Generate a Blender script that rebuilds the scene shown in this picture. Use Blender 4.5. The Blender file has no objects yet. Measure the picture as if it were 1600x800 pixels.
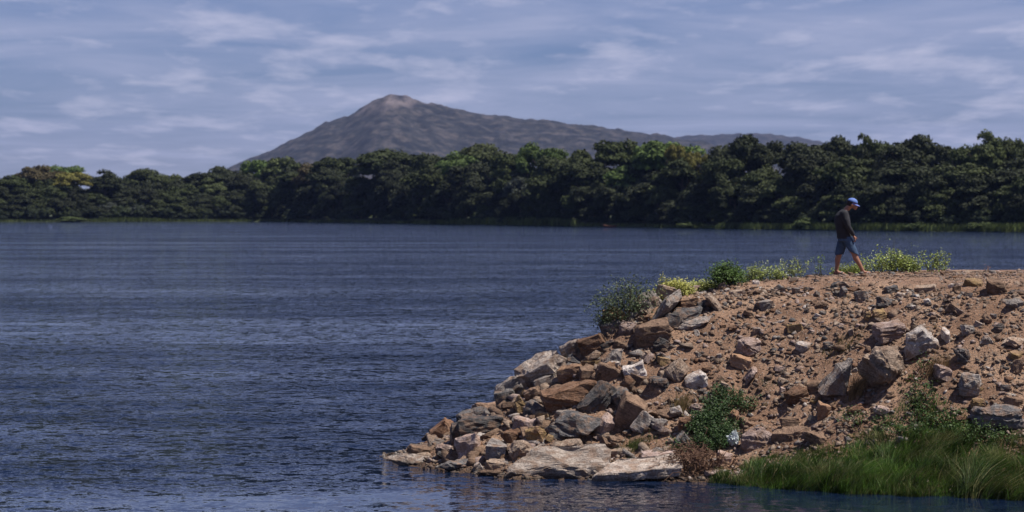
import bpy, bmesh, math, random
import numpy as np
from mathutils import Vector, Matrix, noise, Euler
S = bpy.context.scene
COL = S.collection
R = math.radians
# ------------------------------------------------------------ camera
F = 4260.0; CAMZ = 5.0; TILT = math.atan(75 / F)
cam_d = bpy.data.cameras.new('camera'); cam = bpy.data.objects.new('camera', cam_d); COL.objects.link(cam)
cam.location = (0, 0, CAMZ); cam.rotation_euler = (math.pi / 2 - TILT, 0, 0)
cam_d.sensor_width = 36; cam_d.lens = 36 * F / 1600; cam_d.clip_start = 1; cam_d.clip_end = 40000
cam_d.dof.use_dof = True; cam_d.dof.focus_distance = 56; cam_d.dof.aperture_fstop = 2.5
S.camera = cam
# ------------------------------------------------------------ light
SUN_EL, SUN_AZ = R(63), R(101)      # azimuth from +Y (away from the camera) towards +X
S.view_settings.view_transform = 'Standard'; S.view_settings.look = 'None'
S.view_settings.exposure = 0.4; S.view_settings.gamma = 1
sd = Vector((math.cos(SUN_EL) * math.sin(SUN_AZ), math.cos(SUN_EL) * math.cos(SUN_AZ), math.sin(SUN_EL)))
sl = bpy.data.lights.new('sun', 'SUN'); sl.energy = 5.0; sl.angle = R(0.5); sl.color = (1, .93, .83)
so = bpy.data.objects.new('sun', sl); COL.objects.link(so)
so.rotation_euler = sd.to_track_quat('Z', 'Y').to_euler()
W = bpy.data.worlds.new('World'); S.world = W; W.use_nodes = True
nt = W.node_tree; nt.nodes.clear()
def N(nt, t, **kw):
    n = nt.nodes.new(t)
    for k, v in kw.items():
        if hasattr(n, k): setattr(n, k, v)
        else: n.inputs[k].default_value = v
    return n
def L(nt, a, b): nt.links.new(a, b)
def mth(nt, op, a, b=None, clamp=False):
    n = nt.nodes.new('ShaderNodeMath'); n.operation = op; n.use_clamp = clamp
    for i, v in enumerate((a, b)):
        if v is None: continue
        if isinstance(v, (int, float)): n.inputs[i].default_value = v
        else: nt.links.new(v, n.inputs[i])
    return n.outputs[0]
def ramp(nt, fac, stops, interp='LINEAR'):
    n = nt.nodes.new('ShaderNodeValToRGB'); n.color_ramp.interpolation = interp
    e = n.color_ramp.elements
    while len(e) < len(stops): e.new(.5)
    for i, (p, c) in enumerate(stops):
        e[i].position = p; e[i].color = (c, c, c, 1) if isinstance(c, (int, float)) else (*c, 1)
    nt.links.new(fac, n.inputs[0]); return n.outputs[0]
def mixc(nt, fac, a, b, blend='MIX'):
    n = nt.nodes.new('ShaderNodeMix'); n.data_type = 'RGBA'; n.blend_type = blend
    for i, v in ((0, fac), (6, a), (7, b)):
        if isinstance(v, (int, float)): n.inputs[i].default_value = v
        elif isinstance(v, tuple): n.inputs[i].default_value = (*v, 1)
        else: nt.links.new(v, n.inputs[i])
    return n.outputs[2]
def noisen(nt, vec, scale, detail=4, rough=.55, dist=0, out=0):
    n = nt.nodes.new('ShaderNodeTexNoise'); n.inputs['Scale'].default_value = scale
    n.inputs['Detail'].default_value = detail; n.inputs['Roughness'].default_value = rough
    n.inputs['Distortion'].default_value = dist
    if vec is not None: nt.links.new(vec, n.inputs['Vector'])
    return n.outputs[out]
def mapping(nt, vec, scale=(1, 1, 1), rot=(0, 0, 0), loc=(0, 0, 0)):
    n = nt.nodes.new('ShaderNodeMapping'); n.inputs['Scale'].default_value = scale
    n.inputs['Rotation'].default_value = rot; n.inputs['Location'].default_value = loc
    nt.links.new(vec, n.inputs['Vector']); return n.outputs[0]
sky = N(nt, 'ShaderNodeTexSky', sky_type='NISHITA', sun_disc=False)
sky.sun_elevation = SUN_EL; sky.sun_rotation = SUN_AZ; sky.altitude = 300; sky.air_density = 1.0; sky.dust_density = 0.3; sky.ozone_density = 3.0
tc = N(nt, 'ShaderNodeTexCoord')
sx = N(nt, 'ShaderNodeSeparateXYZ'); L(nt, tc.outputs['Generated'], sx.inputs[0])
zc = mth(nt, 'ADD', mth(nt, 'MAXIMUM', sx.outputs[2], 0.0), 0.075)
cx = N(nt, 'ShaderNodeCombineXYZ')
L(nt, mth(nt, 'DIVIDE', sx.outputs[0], zc), cx.inputs[0]); L(nt, mth(nt, 'DIVIDE', sx.outputs[1], zc), cx.inputs[1])
veil = noisen(nt, mapping(nt, cx.outputs[0], (.7, .8, 1), loc=(3.1, 1.7, 0)), 1.7, 7, .58, .5)
veil = ramp(nt, veil, [(.32, 0.0), (.70, 1.0)])
puff = noisen(nt, mapping(nt, cx.outputs[0], (1.3, .6, 1), loc=(2.1, 6.2, 3.0)), 3.0, 9, .58, .1)
big = noisen(nt, mapping(nt, cx.outputs[0], (.5, .35, 1), loc=(1.1, 8.2, 5.0)), 1.2, 4, .5, .3)
lift = mth(nt, 'ADD', mth(nt, 'MULTIPLY', mth(nt, 'SUBTRACT', big, .5), .35), mth(nt, 'MULTIPLY', mth(nt, 'MINIMUM', sx.outputs[2], .09), 1.3))
puff = mth(nt, 'ADD', mth(nt, 'SUBTRACT', puff, .04), lift)
puff = ramp(nt, puff, [(.54, 0.0), (.64, .5), (.76, 1.0)])
hi = ramp(nt, sx.outputs[2], [(0.0, 1.0), (.08, 1.0), (.35, .5), (1.0, .35)])
SKYK = 1.0
base = mixc(nt, 1.0, sky.outputs[0], (.425, .48, .775), 'MULTIPLY')
c1 = mixc(nt, mth(nt, 'MULTIPLY', mth(nt, 'MULTIPLY', veil, .6), hi), base, (5.35, 5.55, 7.4))
c2 = mixc(nt, mth(nt, 'MULTIPLY', mth(nt, 'MULTIPLY', puff, .48), hi), c1, (8.0, 7.7, 9.2))
bg = N(nt, 'ShaderNodeBackground'); bg.inputs[1].default_value = 0.07
L(nt, c2, bg.inputs[0]); wo = N(nt, 'ShaderNodeOutputWorld'); L(nt, bg.outputs[0], wo.inputs[0])
S.cycles.max_bounces = 5; S.cycles.volume_bounces = 0; S.cycles.transparent_max_bounces = 6
S.cycles.volume_step_rate = 8
# ------------------------------------------------------------ helpers
RX = Vector((1, 0, 0)); UP = Vector((0, math.sin(TILT), math.cos(TILT))); FW = Vector((0, math.cos(TILT), -math.sin(TILT)))
def ray(px, py):
    d = RX * ((px - 800) / F) + UP * ((400 - py) / F) + FW
    return d / d.y
def at(px, py, D):
    return Vector((0, 0, CAMZ)) + ray(px, py) * D
def tag(o, label=None, cat=None, group=None, kind=None):
    if label: o['label'] = label
    if cat: o['category'] = cat
    if group: o['group'] = group
    if kind: o['kind'] = kind
    return o
def link(name, me, mats, parent=None, smooth=False):
    o = bpy.data.objects.new(name, me); COL.objects.link(o)
    if mats is not None:
        for m in (mats if isinstance(mats, (list, tuple)) else [mats]): me.materials.append(m)
    if parent is not None: o.parent = parent
    if smooth and len(me.polygons): me.polygons.foreach_set('use_smooth', [True] * len(me.polygons))
    return o
def empty(name, loc, rz=0):
    o = bpy.data.objects.new(name, None); o.location = loc; o.rotation_euler = (0, 0, rz); COL.objects.link(o); o.empty_display_size = .2
    return o
def arr_mesh(name, V, Fc, smooth=False, midx=None):
    """V (n,3), Fc (m,k) arrays"""
    V = np.asarray(V, dtype=np.float32); Fc = np.asarray(Fc, dtype=np.int32)
    me = bpy.data.meshes.new(name); m, k = Fc.shape
    me.vertices.add(len(V)); me.vertices.foreach_set('co', V.ravel())
    me.loops.add(m * k); me.loops.foreach_set('vertex_index', Fc.ravel())
    me.polygons.add(m); me.polygons.foreach_set('loop_start', np.arange(0, m * k, k, dtype=np.int32))
    me.polygons.foreach_set('loop_total', np.full(m, k, dtype=np.int32))
    if smooth: me.polygons.foreach_set('use_smooth', np.ones(m, dtype=bool))
    if midx is not None: me.polygons.foreach_set('material_index', np.asarray(midx, dtype=np.int32))
    me.update(calc_edges=True); return me
def bm_mesh(name, bm):
    me = bpy.data.meshes.new(name); bm.to_mesh(me); bm.free(); return me
def mat(name, rough=.8):
    m = bpy.data.materials.new(name); m.use_nodes = True; t = m.node_tree
    b = t.nodes['Principled BSDF']; b.inputs['Roughness'].default_value = rough
    b.inputs['Specular IOR Level'].default_value = .3
    return m, t, b
def add_tube(bm, pts, rads, seg=6, cap=True, fy=1.0):
    rings = []
    n = len(pts)
    prev = None
    for i, (p, r) in enumerate(zip(pts, rads)):
        p = Vector(p)
        t = (Vector(pts[min(i + 1, n - 1)]) - Vector(pts[max(i - 1, 0)])).normalized()
        if prev is None:
            a = t.orthogonal().normalized()
        else:
            a = (prev - t * prev.dot(t)).normalized()
        prev = a; b = t.cross(a)
        rings.append([bm.verts.new(p + a * math.cos(2 * math.pi * k / seg) * r + b * math.sin(2 * math.pi * k / seg) * r * fy) for k in range(seg)])
    for i in range(n - 1):
        for k in range(seg):
            bm.faces.new((rings[i][k], rings[i][(k + 1) % seg], rings[i + 1][(k + 1) % seg], rings[i + 1][k]))
    if cap:
        bm.faces.new(rings[0][::-1]); bm.faces.new(rings[-1])
# ------------------------------------------------------------ materials
def rock_mat(name, c1, c2, c3, vein=.35, rough=.85, bscale=1.0):
    m, t, b = mat(name, rough)
    tcn = N(t, 'ShaderNodeTexCoord'); oi = N(t, 'ShaderNodeObjectInfo')
    off = N(t, 'ShaderNodeVectorMath'); off.operation = 'ADD'
    sc = N(t, 'ShaderNodeVectorMath'); sc.operation = 'SCALE'; sc.inputs[0].default_value = (37, 19, 53)
    L(t, oi.outputs['Random'], sc.inputs['Scale'])
    L(t, tcn.outputs['Object'], off.inputs[0]); L(t, sc.outputs[0], off.inputs[1]); v = off.outputs[0]
    big = noisen(t, v, 3.2, 5, .6, .6)
    col = ramp(t, big, [(.30, c1), (.5, c2), (.68, c3)])
    strat = noisen(t, mapping(t, v, (1.4, 1.4, 14)), 2.6, 5, .65, .5)
    col = mixc(t, mth(t, 'MULTIPLY', ramp(t, strat, [(.42, 0.0), (.62, 1.0)]), vein), col, tuple(min(x * 1.7, .6) for x in c3))
    fine = noisen(t, v, 26, 4, .7)
    col = mixc(t, 1.0, col, ramp(t, fine, [(.28, .4), (.5, 1.05), (.75, 1.6)]), 'MULTIPLY')
    # rust and soil dust patches
    du = ramp(t, noisen(t, v, 5.5, 4, .6), [(.47, 0.0), (.62, .7)])
    col = mixc(t, du, col, (.24, .15, .10))
    col = mixc(t, 1.0, col, ramp(t, oi.outputs['Random'], [(0, .75), (1, 1.25)]), 'MULTIPLY')
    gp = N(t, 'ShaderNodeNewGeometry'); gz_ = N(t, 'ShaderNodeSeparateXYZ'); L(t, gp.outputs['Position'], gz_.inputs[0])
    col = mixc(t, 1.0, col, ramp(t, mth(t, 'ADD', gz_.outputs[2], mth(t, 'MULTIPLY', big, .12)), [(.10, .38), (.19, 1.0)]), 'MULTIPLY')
    L(t, col, b.inputs['Base Color'])
    bp = N(t, 'ShaderNodeBump', Strength=1.0, Distance=.055 * bscale)
    hsum = mth(t, 'ADD', mth(t, 'MULTIPLY', strat, .9), mth(t, 'ADD', noisen(t, v, 9, 6, .7), mth(t, 'MULTIPLY', fine, .35)))
    L(t, hsum, bp.inputs['Height']); L(t, bp.outputs[0], b.inputs['Normal'])
    return m
RM = {
 'tan':   rock_mat('tan_rock', (.15, .105, .075), (.25, .185, .14), (.33, .26, .205)),
 'brown': rock_mat('brown_rock', (.075, .05, .035), (.15, .095, .065), (.21, .14, .095)),
 'rust':  rock_mat('rusty_rock', (.085, .045, .025), (.16, .082, .047), (.22, .13, .08), .15),
 'ochre': rock_mat('ochre_rock', (.13, .08, .032), (.22, .145, .065), (.29, .20, .11), .2),
 'grey':  rock_mat('grey_rock', (.10, .088, .08), (.18, .158, .145), (.27, .24, .22)),
 'slate': rock_mat('slate_rock', (.045, .042, .043), (.085, .08, .08), (.15, .142, .14), .3),
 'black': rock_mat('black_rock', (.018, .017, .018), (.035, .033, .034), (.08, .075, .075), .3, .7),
 'pink':  rock_mat('pinkish_rock', (.17, .12, .105), (.28, .205, .18), (.36, .28, .25)),
 'white': rock_mat('pale_rock', (.30, .245, .21), (.47, .41, .37), (.56, .51, .48), .2),
 'orange':rock_mat('orange_rock', (.16, .085, .045), (.25, .145, .085), (.32, .205, .135), .2),
 'slab':  rock_mat('waterline_slab_rock', (.19, .15, .125), (.28, .23, .195), (.36, .305, .265), .55),
}
def leaf_mat(name, rgb, var=.5, trans=.25, usecol=False, scale=2.0, rough=.6):
    m, t, b = mat(name, rough)
    tcn = N(t, 'ShaderNodeTexCoord'); oi = N(t, 'ShaderNodeObjectInfo'); geo = N(t, 'ShaderNodeNewGeometry')
    n1 = noisen(t, tcn.outputs['Object'], scale, 3, .6)
    v1 = ramp(t, n1, [(.3, 1 - var), (.7, 1 + var)])
    v2 = ramp(t, geo.outputs['Random Per Island'], [(0, 1 - var), (1, 1 + var)])
    c = oi.outputs['Color'] if usecol else rgb
    col = mixc(t, 1.0, c, v1, 'MULTIPLY'); col = mixc(t, 1.0, col, v2, 'MULTIPLY')
    L(t, col, b.inputs['Base Color'])
    tr = N(t, 'ShaderNodeBsdfTranslucent'); L(t, col, tr.inputs[0])
    mx = N(t, 'ShaderNodeMixShader'); mx.inputs[0].default_value = trans
    L(t, b.outputs[0], mx.inputs[1]); L(t, tr.outputs[0], mx.inputs[2])
    out = t.nodes['Material Output']; L(t, mx.outputs[0], out.inputs[0])
    return m
def flat_mat(name, rgb, rough=.8, var=.25, scale=20, bump=.0):
    m, t, b = mat(name, rough)
    tcn = N(t, 'ShaderNodeTexCoord'); n1 = noisen(t, tcn.outputs['Object'], scale, 4, .6)
    L(t, mixc(t, 1.0, rgb, ramp(t, n1, [(.25, 1 - var), (.75, 1 + var)]), 'MULTIPLY'), b.inputs['Base Color'])
    if bump:
        bp = N(t, 'ShaderNodeBump', Strength=1.0, Distance=bump); L(t, n1, bp.inputs['Height']); L(t, bp.outputs[0], b.inputs['Normal'])
    return m
M_crown = leaf_mat('tree_foliage', (.05, .06, .02), .28, .15, True, .25, .8)
M_bark = flat_mat('bark', (.11, .085, .065), .9, .4, 3)
# ------------------------------------------------------------ water
def build_water():
    xs = [-9000, 9000]; ys = [-300, 2500]
    me = bpy.data.meshes.new('water')
    me.from_pydata([(-4500, -100, 0), (4500, -100, 0), (4500, 1500, 0), (-4500, 1500, 0)], [], [(0, 1, 2, 3)])
    m, t, b = mat('river_water', .035)
    b.inputs['Base Color'].default_value = (.005, .012, .034, 1); b.inputs['IOR'].default_value = 1.333
    b.inputs['Specular IOR Level'].default_value = .5
    tcn = N(t, 'ShaderNodeTexCoord'); v = tcn.outputs['Object']
    gust = ramp(t, noisen(t, mapping(t, v, (.012, .05, 1)), 1.0, 5, .62, .6), [(.36, .4), (.5, .95), (.62, 1.9)])
    gust2 = ramp(t, noisen(t, mapping(t, v, (.16, .38, 1)), 1.0, 4, .6, .4), [(.36, .5), (.5, .95), (.66, 1.5)])
    sxy = N(t, 'ShaderNodeSeparateXYZ'); L(t, v, sxy.inputs[0])
    # sheltered water close under the near bank
    sh = N(t, 'ShaderNodeMapRange'); sh.inputs[1].default_value = 46.0; sh.inputs[2].default_value = 52.5; sh.inputs[3].default_value = .22; sh.inputs[4].default_value = 1.0
    L(t, mth(t, 'SUBTRACT', sxy.outputs[1], mth(t, 'MULTIPLY', sxy.outputs[0], .25)), sh.inputs[0])
    a = mth(t, 'MULTIPLY', mth(t, 'MULTIPLY', gust, gust2), sh.outputs[0])
    def slope(scale, amp, detail, rot, ax=1.0, ay=1.0):
        c = noisen(t, mapping(t, v, scale, (0, 0, rot)), 1.0, detail, .68, .4, out=1)
        q = N(t, 'ShaderNodeVectorMath', operation='SUBTRACT'); L(t, c, q.inputs[0]); q.inputs[1].default_value = (.5, .5, .5)
        r = N(t, 'ShaderNodeVectorMath', operation='MULTIPLY'); L(t, q.outputs[0], r.inputs[0]); r.inputs[1].default_value = (amp * ax, amp * ay, 0)
        return r.outputs[0]
    def vadd(p, q):
        r = N(t, 'ShaderNodeVectorMath', operation='ADD'); L(t, p, r.inputs[0]); L(t, q, r.inputs[1]); return r.outputs[0]
    sl_ = vadd(vadd(slope((2.6, 2.8, 1), 2.3, 4, .08, .6), slope((.4, .6, 1), .5, 3, -.1, .6)), vadd(slope((6.0, 7.5, 1), 1.05, 2, .05, .8), slope((15, 17, 1), .55, 1, 0, .9)))
    sv = N(t, 'ShaderNodeVectorMath', operation='SCALE'); L(t, sl_, sv.inputs[0]); L(t, a, sv.inputs['Scale'])
    nz_ = N(t, 'ShaderNodeVectorMath', operation='ADD'); L(t, sv.outputs[0], nz_.inputs[0]); nz_.inputs[1].default_value = (0, 0, 1)
    nn = N(t, 'ShaderNodeVectorMath', operation='NORMALIZE'); L(t, nz_.outputs[0], nn.inputs[0]); L(t, nn.outputs[0], b.inputs['Normal'])
    tag(link('water', me, m), 'dark blue wind-rippled river water', kind='structure')
build_water()
# ------------------------------------------------------------ near embankment
POLY = [(90, 41.5), (40, 43), (12, 46.3), (8.8, 46.85), (6, 47.9), (3.6, 49.7), (1.6, 50.2), (.1, 50.3), (-.9, 51.5), (-2.0, 52.9), (-2.35, 53.8), (-2.2, 55.4), (-1.3, 58), (.0, 61.5), (2.0, 66), (5, 70), (14, 72.5), (90, 73)]
PS = [-4, 0, 1.3, 2.3, 3.45, 4.2, 5.2, 6.4, 8.0, 12, 40]
PZ = [-1.6, 0.02, .5, 1.08, 2.0, 2.62, 3.2, 3.47, 3.57, 3.6, 3.6]
def sdf(X, Y):
    P = np.array(POLY); d = np.full(X.shape, 1e9); ins = np.zeros(X.shape, bool)
    for i in range(len(P)):
        a = P[i]; b = P[(i + 1) % len(P)]
        ab = b - a; t = np.clip(((X - a[0]) * ab[0] + (Y - a[1]) * ab[1]) / (ab @ ab), 0, 1)
        if i == len(P) - 1: continue
        d = np.minimum(d, np.hypot(X - a[0] - t * ab[0], Y - a[1] - t * ab[1]))
    for i in range(len(P)):
        a = P[i]; b = P[(i + 1) % len(P)]
        c = ((a[1] > Y) != (b[1] > Y)) & (X < (b[0] - a[0]) * (Y - a[1]) / (b[1] - a[1] + 1e-12) + a[0])
        ins ^= c
    return np.where(ins, d, -d)
GX = np.concatenate([np.arange(-5, 12.8, .07), np.arange(12.9, 85, .6)]); GY = np.arange(40.5, 75, .07)
XX, YY = np.meshgrid(GX, GY)
SD = sdf(XX, YY)
HH = np.interp(SD, PS, PZ)
def build_bank():
    global HH
    nz = np.zeros(HH.shape); fn = noise.fractal
    for j in range(0, HH.shape[0]):
        for i in range(0, HH.shape[1]):
            x, y, s = XX[j, i], YY[j, i], SD[j, i]
            if s < -1.2 or x > 14: continue
            p = Vector((x * .55, y * .55, 3.3))
            top = 1.0 if s < 5.6 else max(.10, 1 - (s - 5.6) * .8)
            n0 = noise.noise(p) * .20 * (1 if s > .5 else .4)
            n1 = noise.noise(Vector((x * 2.1, y * 2.1, 8))) * .10
            n2 = noise.fractal(Vector((x * 6, y * 6, 1)), 1.0, 2.0, 3) * .038
            nz[j, i] = (n0 + n1 + n2) * top
    HH = HH + nz
    ny, nx = HH.shape
    V = np.stack([XX.ravel(), YY.ravel(), HH.ravel()], 1)
    idx = np.arange(ny * nx).reshape(ny, nx)
    keep = (SD[:-1, :-1] > -1.3)
    q = np.stack([idx[:-1, :-1], idx[:-1, 1:], idx[1:, 1:], idx[1:, :-1]], -1)[keep]
    used = np.unique(q); remap = np.full(ny * nx, -1); remap[used] = np.arange(len(used))
    me = arr_mesh('embankment', V[used], remap[q], smooth=True)
    m, t, b = mat('gravelly_soil', .95)
    geo = N(t, 'ShaderNodeNewGeometry'); v = geo.outputs['Position']
    c = ramp(t, noisen(t, v, .8, 5, .6, .3), [(.3, (.15, .086, .054)), (.5, (.24, .146, .096)), (.7, (.34, .225, .152))])
    g = noisen(t, v, 22, 4, .75)
    c = mixc(t, 1.0, c, ramp(t, g, [(.3, .45), (.5, 1.0), (.72, 1.6)]), 'MULTIPLY')
    vo = N(t, 'ShaderNodeTexVoronoi', Scale=26.0); L(t, v, vo.inputs['Vector'])
    wn = N(t, 'ShaderNodeSeparateColor'); L(t, vo.outputs['Color'], wn.inputs[0])
    msk = mth(t, 'MULTIPLY', ramp(t, wn.outputs[0], [(.70, 0.0), (.74, 1.0)]), ramp(t, vo.outputs['Distance'], [(.28, 1.0), (.42, 0.0)]))
    c = mixc(t, mth(t, 'MULTIPLY', msk, .7), c, ramp(t, wn.outputs[1], [(0, (.10, .085, .08)), (.5, (.26, .2, .16)), (1, (.45, .4, .36))]))
    sz = N(t, 'ShaderNodeSeparateXYZ'); L(t, v, sz.inputs[0])
    wet = ramp(t, mth(t, 'ADD', sz.outputs[2], mth(t, 'MULTIPLY', g, .1)), [(.08, .35), (.22, 1.0)])
    c = mixc(t, 1.0, c, wet, 'MULTIPLY')
    L(t, c, b.inputs['Base Color'])
    bp = N(t, 'ShaderNodeBump', Strength=1.0, Distance=.05)
    L(t, mth(t, 'ADD', g, mth(t, 'MULTIPLY', msk, .5)), bp.inputs['Height']); L(t, bp.outputs[0], b.inputs['Normal'])
    return tag(link('embankment', me, m), 'rubble and gravel embankment jutting into the river', kind='structure')
BANK = build_bank()
def hz(x, y):
    i = int(np.searchsorted(GX, x)) - 1; j = int((y - GY[0]) / .07)
    if i < 0 or i >= len(GX) - 1 or j < 0 or j >= len(GY) - 1: return -1.5
    fx = (x - GX[i]) / (GX[i + 1] - GX[i]); fy = (y - GY[j]) / .07
    return float((HH[j, i] * (1 - fx) + HH[j, i + 1] * fx) * (1 - fy) + (HH[j + 1, i] * (1 - fx) + HH[j + 1, i + 1] * fx) * fy)
def nrm(x, y, e=.2):
    return Vector((hz(x - e, y) - hz(x + e, y), hz(x, y - e) - hz(x, y + e), 2 * e)).normalized()
def ground(px, py):
    """first point of the embankment (or the water) met by the ray through a picture point"""
    r = ray(px, py); best = None
    for k in range(0, 500):
        D = 44 + k * .05; p = Vector((0, 0, CAMZ)) + r * D; h = max(hz(p.x, p.y), 0.0)
        if p.z <= h: return Vector((p.x, p.y, h)), True
        g = p.z - h
        if (best is None or g < best[0]) and h > 0: best = (g, p.copy())
    return (best[1] if best else at(px, py, 54)), False
# ------------------------------------------------------------ rocks
def rock_mesh(name, w, d, h, shape, seed, detail=2):
    rnd = random.Random(seed); bm = bmesh.new(); pts = []
    if shape == 'block':
        for sx_ in (-1, 1):
            for sy_ in (-1, 1):
                for sz_ in (-1, 1):
                    pts.append((sx_ * rnd.uniform(.62, 1), sy_ * rnd.uniform(.6, 1), sz_ * rnd.uniform(.6, 1)))
        for _ in range(5):
            v = Vector([rnd.gauss(0, 1) for _ in range(3)]).normalized() * 1.12; pts.append(tuple(v))
    elif shape == 'slab':
        n = 9; ph = rnd.random() * 6
        for k in range(n):
            a = ph + 2 * math.pi * k / n + rnd.uniform(-.25, .25); r = rnd.uniform(.8, 1.1)
            for s in (-1, 1):
                q = r * (1 if s < 0 else rnd.uniform(.78, .97))
                pts.append((math.cos(a) * q, math.sin(a) * q, s * rnd.uniform(.6, 1)))
    elif shape == 'plank':
        pts = [(-1, -1, -1), (.9, -1, -1), (-.97, -1, -.25), (-.8, -.9, -.02), (.97, -.95, -.1), (1, -.8, .15), (-.35, 1, .9), (.1, .8, 1), (.9, 1, 1), (1, .2, .7), (-.7, .2, .35), (-.9, .6, -.9), (1, 1, -.9), (.3, -1.03, -.1), (-.3, -1.02, -.15)]
    elif shape == 'wedge':
        for sy_ in (-1, 1):
            pts += [(-1, sy_ * rnd.uniform(.7, 1), -1), (1, sy_ * rnd.uniform(.6, 1), -rnd.uniform(.5, 1)), (rnd.uniform(.0, .5), sy_ * rnd.uniform(.4, .8), 1), (-rnd.uniform(.3, .6), sy_ * .7, rnd.uniform(.3, .7))]
        for _ in range(3):
            v = Vector([rnd.gauss(0, 1) for _ in range(3)]).normalized() * .95; pts.append(tuple(v))
    elif shape == 'lens':
        for _ in range(16):
            v = Vector([rnd.gauss(0, 1) for _ in range(3)]).normalized(); pts.append((v.x, v.y, v.z * (1 - .45 * abs(v.x))))
        pts += [(-1.08, 0, -.2), (1.08, .1, .2)]
    else:
        for _ in range(20):
            v = Vector([rnd.gauss(0, 1) for _ in range(3)]).normalized() * rnd.uniform(.88, 1.05); pts.append(tuple(v))
    vs = [bm.verts.new((p[0] * w / 2, p[1] * d / 2, p[2] * h / 2)) for p in pts]
    r = bmesh.ops.convex_hull(bm, input=vs)
    bmesh.ops.delete(bm, geom=[g for g in set(r['geom_interior'] + r['geom_unused']) if isinstance(g, bmesh.types.BMVert)], context='VERTS')
    if detail:
        mn = min(w, d, h)
        bmesh.ops.dissolve_limit(bm, angle_limit=R(14), verts=bm.verts, edges=bm.edges)
        bmesh.ops.bevel(bm, geom=list(bm.edges), offset=mn * .045, segments=1, affect='EDGES', profile=.6, clamp_overlap=True)
        bmesh.ops.triangulate(bm, faces=bm.faces)
        for _ in range(detail):
            le = [e for e in bm.edges if e.calc_length() > max(w / 14, .035)]
            if le: bmesh.ops.subdivide_edges(bm, edges=le, cuts=1)
            bmesh.ops.triangulate(bm, faces=bm.faces)
        bm.normal_update(); so_ = Vector((seed * 1.37 % 50, seed * 2.1 % 31, 0))
        st = rnd.choice((.0, .3, .5))
        for v in bm.verts:
            p = v.co; n = v.normal.copy()
            q = p * (2.2 / max(w, .15)) + so_
            dd = noise.fractal(q, .9, 2.1, 4) * .075 * (w * h) ** .5
            s_ = Vector((p.x * .9, p.y * .9, (p.z + st * p.x) * 16)) / max(h * 1.6, .25)
            dd += (noise.cell(Vector((0, 0, s_.z + noise.noise(q * 2) * .8))) - .5) * .045 * mn
            v.co += n * dd
    me = bm_mesh(name, bm)
    return me
def place_rock(name, px, py, w, h, ang, col, shape, seed, label=None, detail=2, lift=.18, depth=None, yaw=None, parent=None, cat=True, group=None):
    rnd = random.Random(seed * 7 + 1)
    p, hit = ground(px, py)
    k = p.y / F; wm = w * k; hm = h * k
    dm = depth * k if depth else (max(hm * 1.2, wm * .62) if shape == 'slab' else (wm * hm) ** .5 * rnd.uniform(.8, 1.05))
    me = rock_mesh(name, wm, dm, hm, shape, seed, detail)
    for poly in me.polygons: poly.use_smooth = False
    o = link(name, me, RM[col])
    o.location = p + Vector((0, -.1, .05)) * 0 + nrm(p.x, p.y) * (hm * lift)
    o.rotation_euler = Euler((R(rnd.uniform(-8, 12) + (18 if shape in ('slab', 'lens') else 4)), -R(ang), R(yaw if yaw is not None else rnd.uniform(-14, 14))), 'XYZ')
    if parent: o.parent = parent
    elif label: tag(o, label, 'rock', group)
    return o
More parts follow.
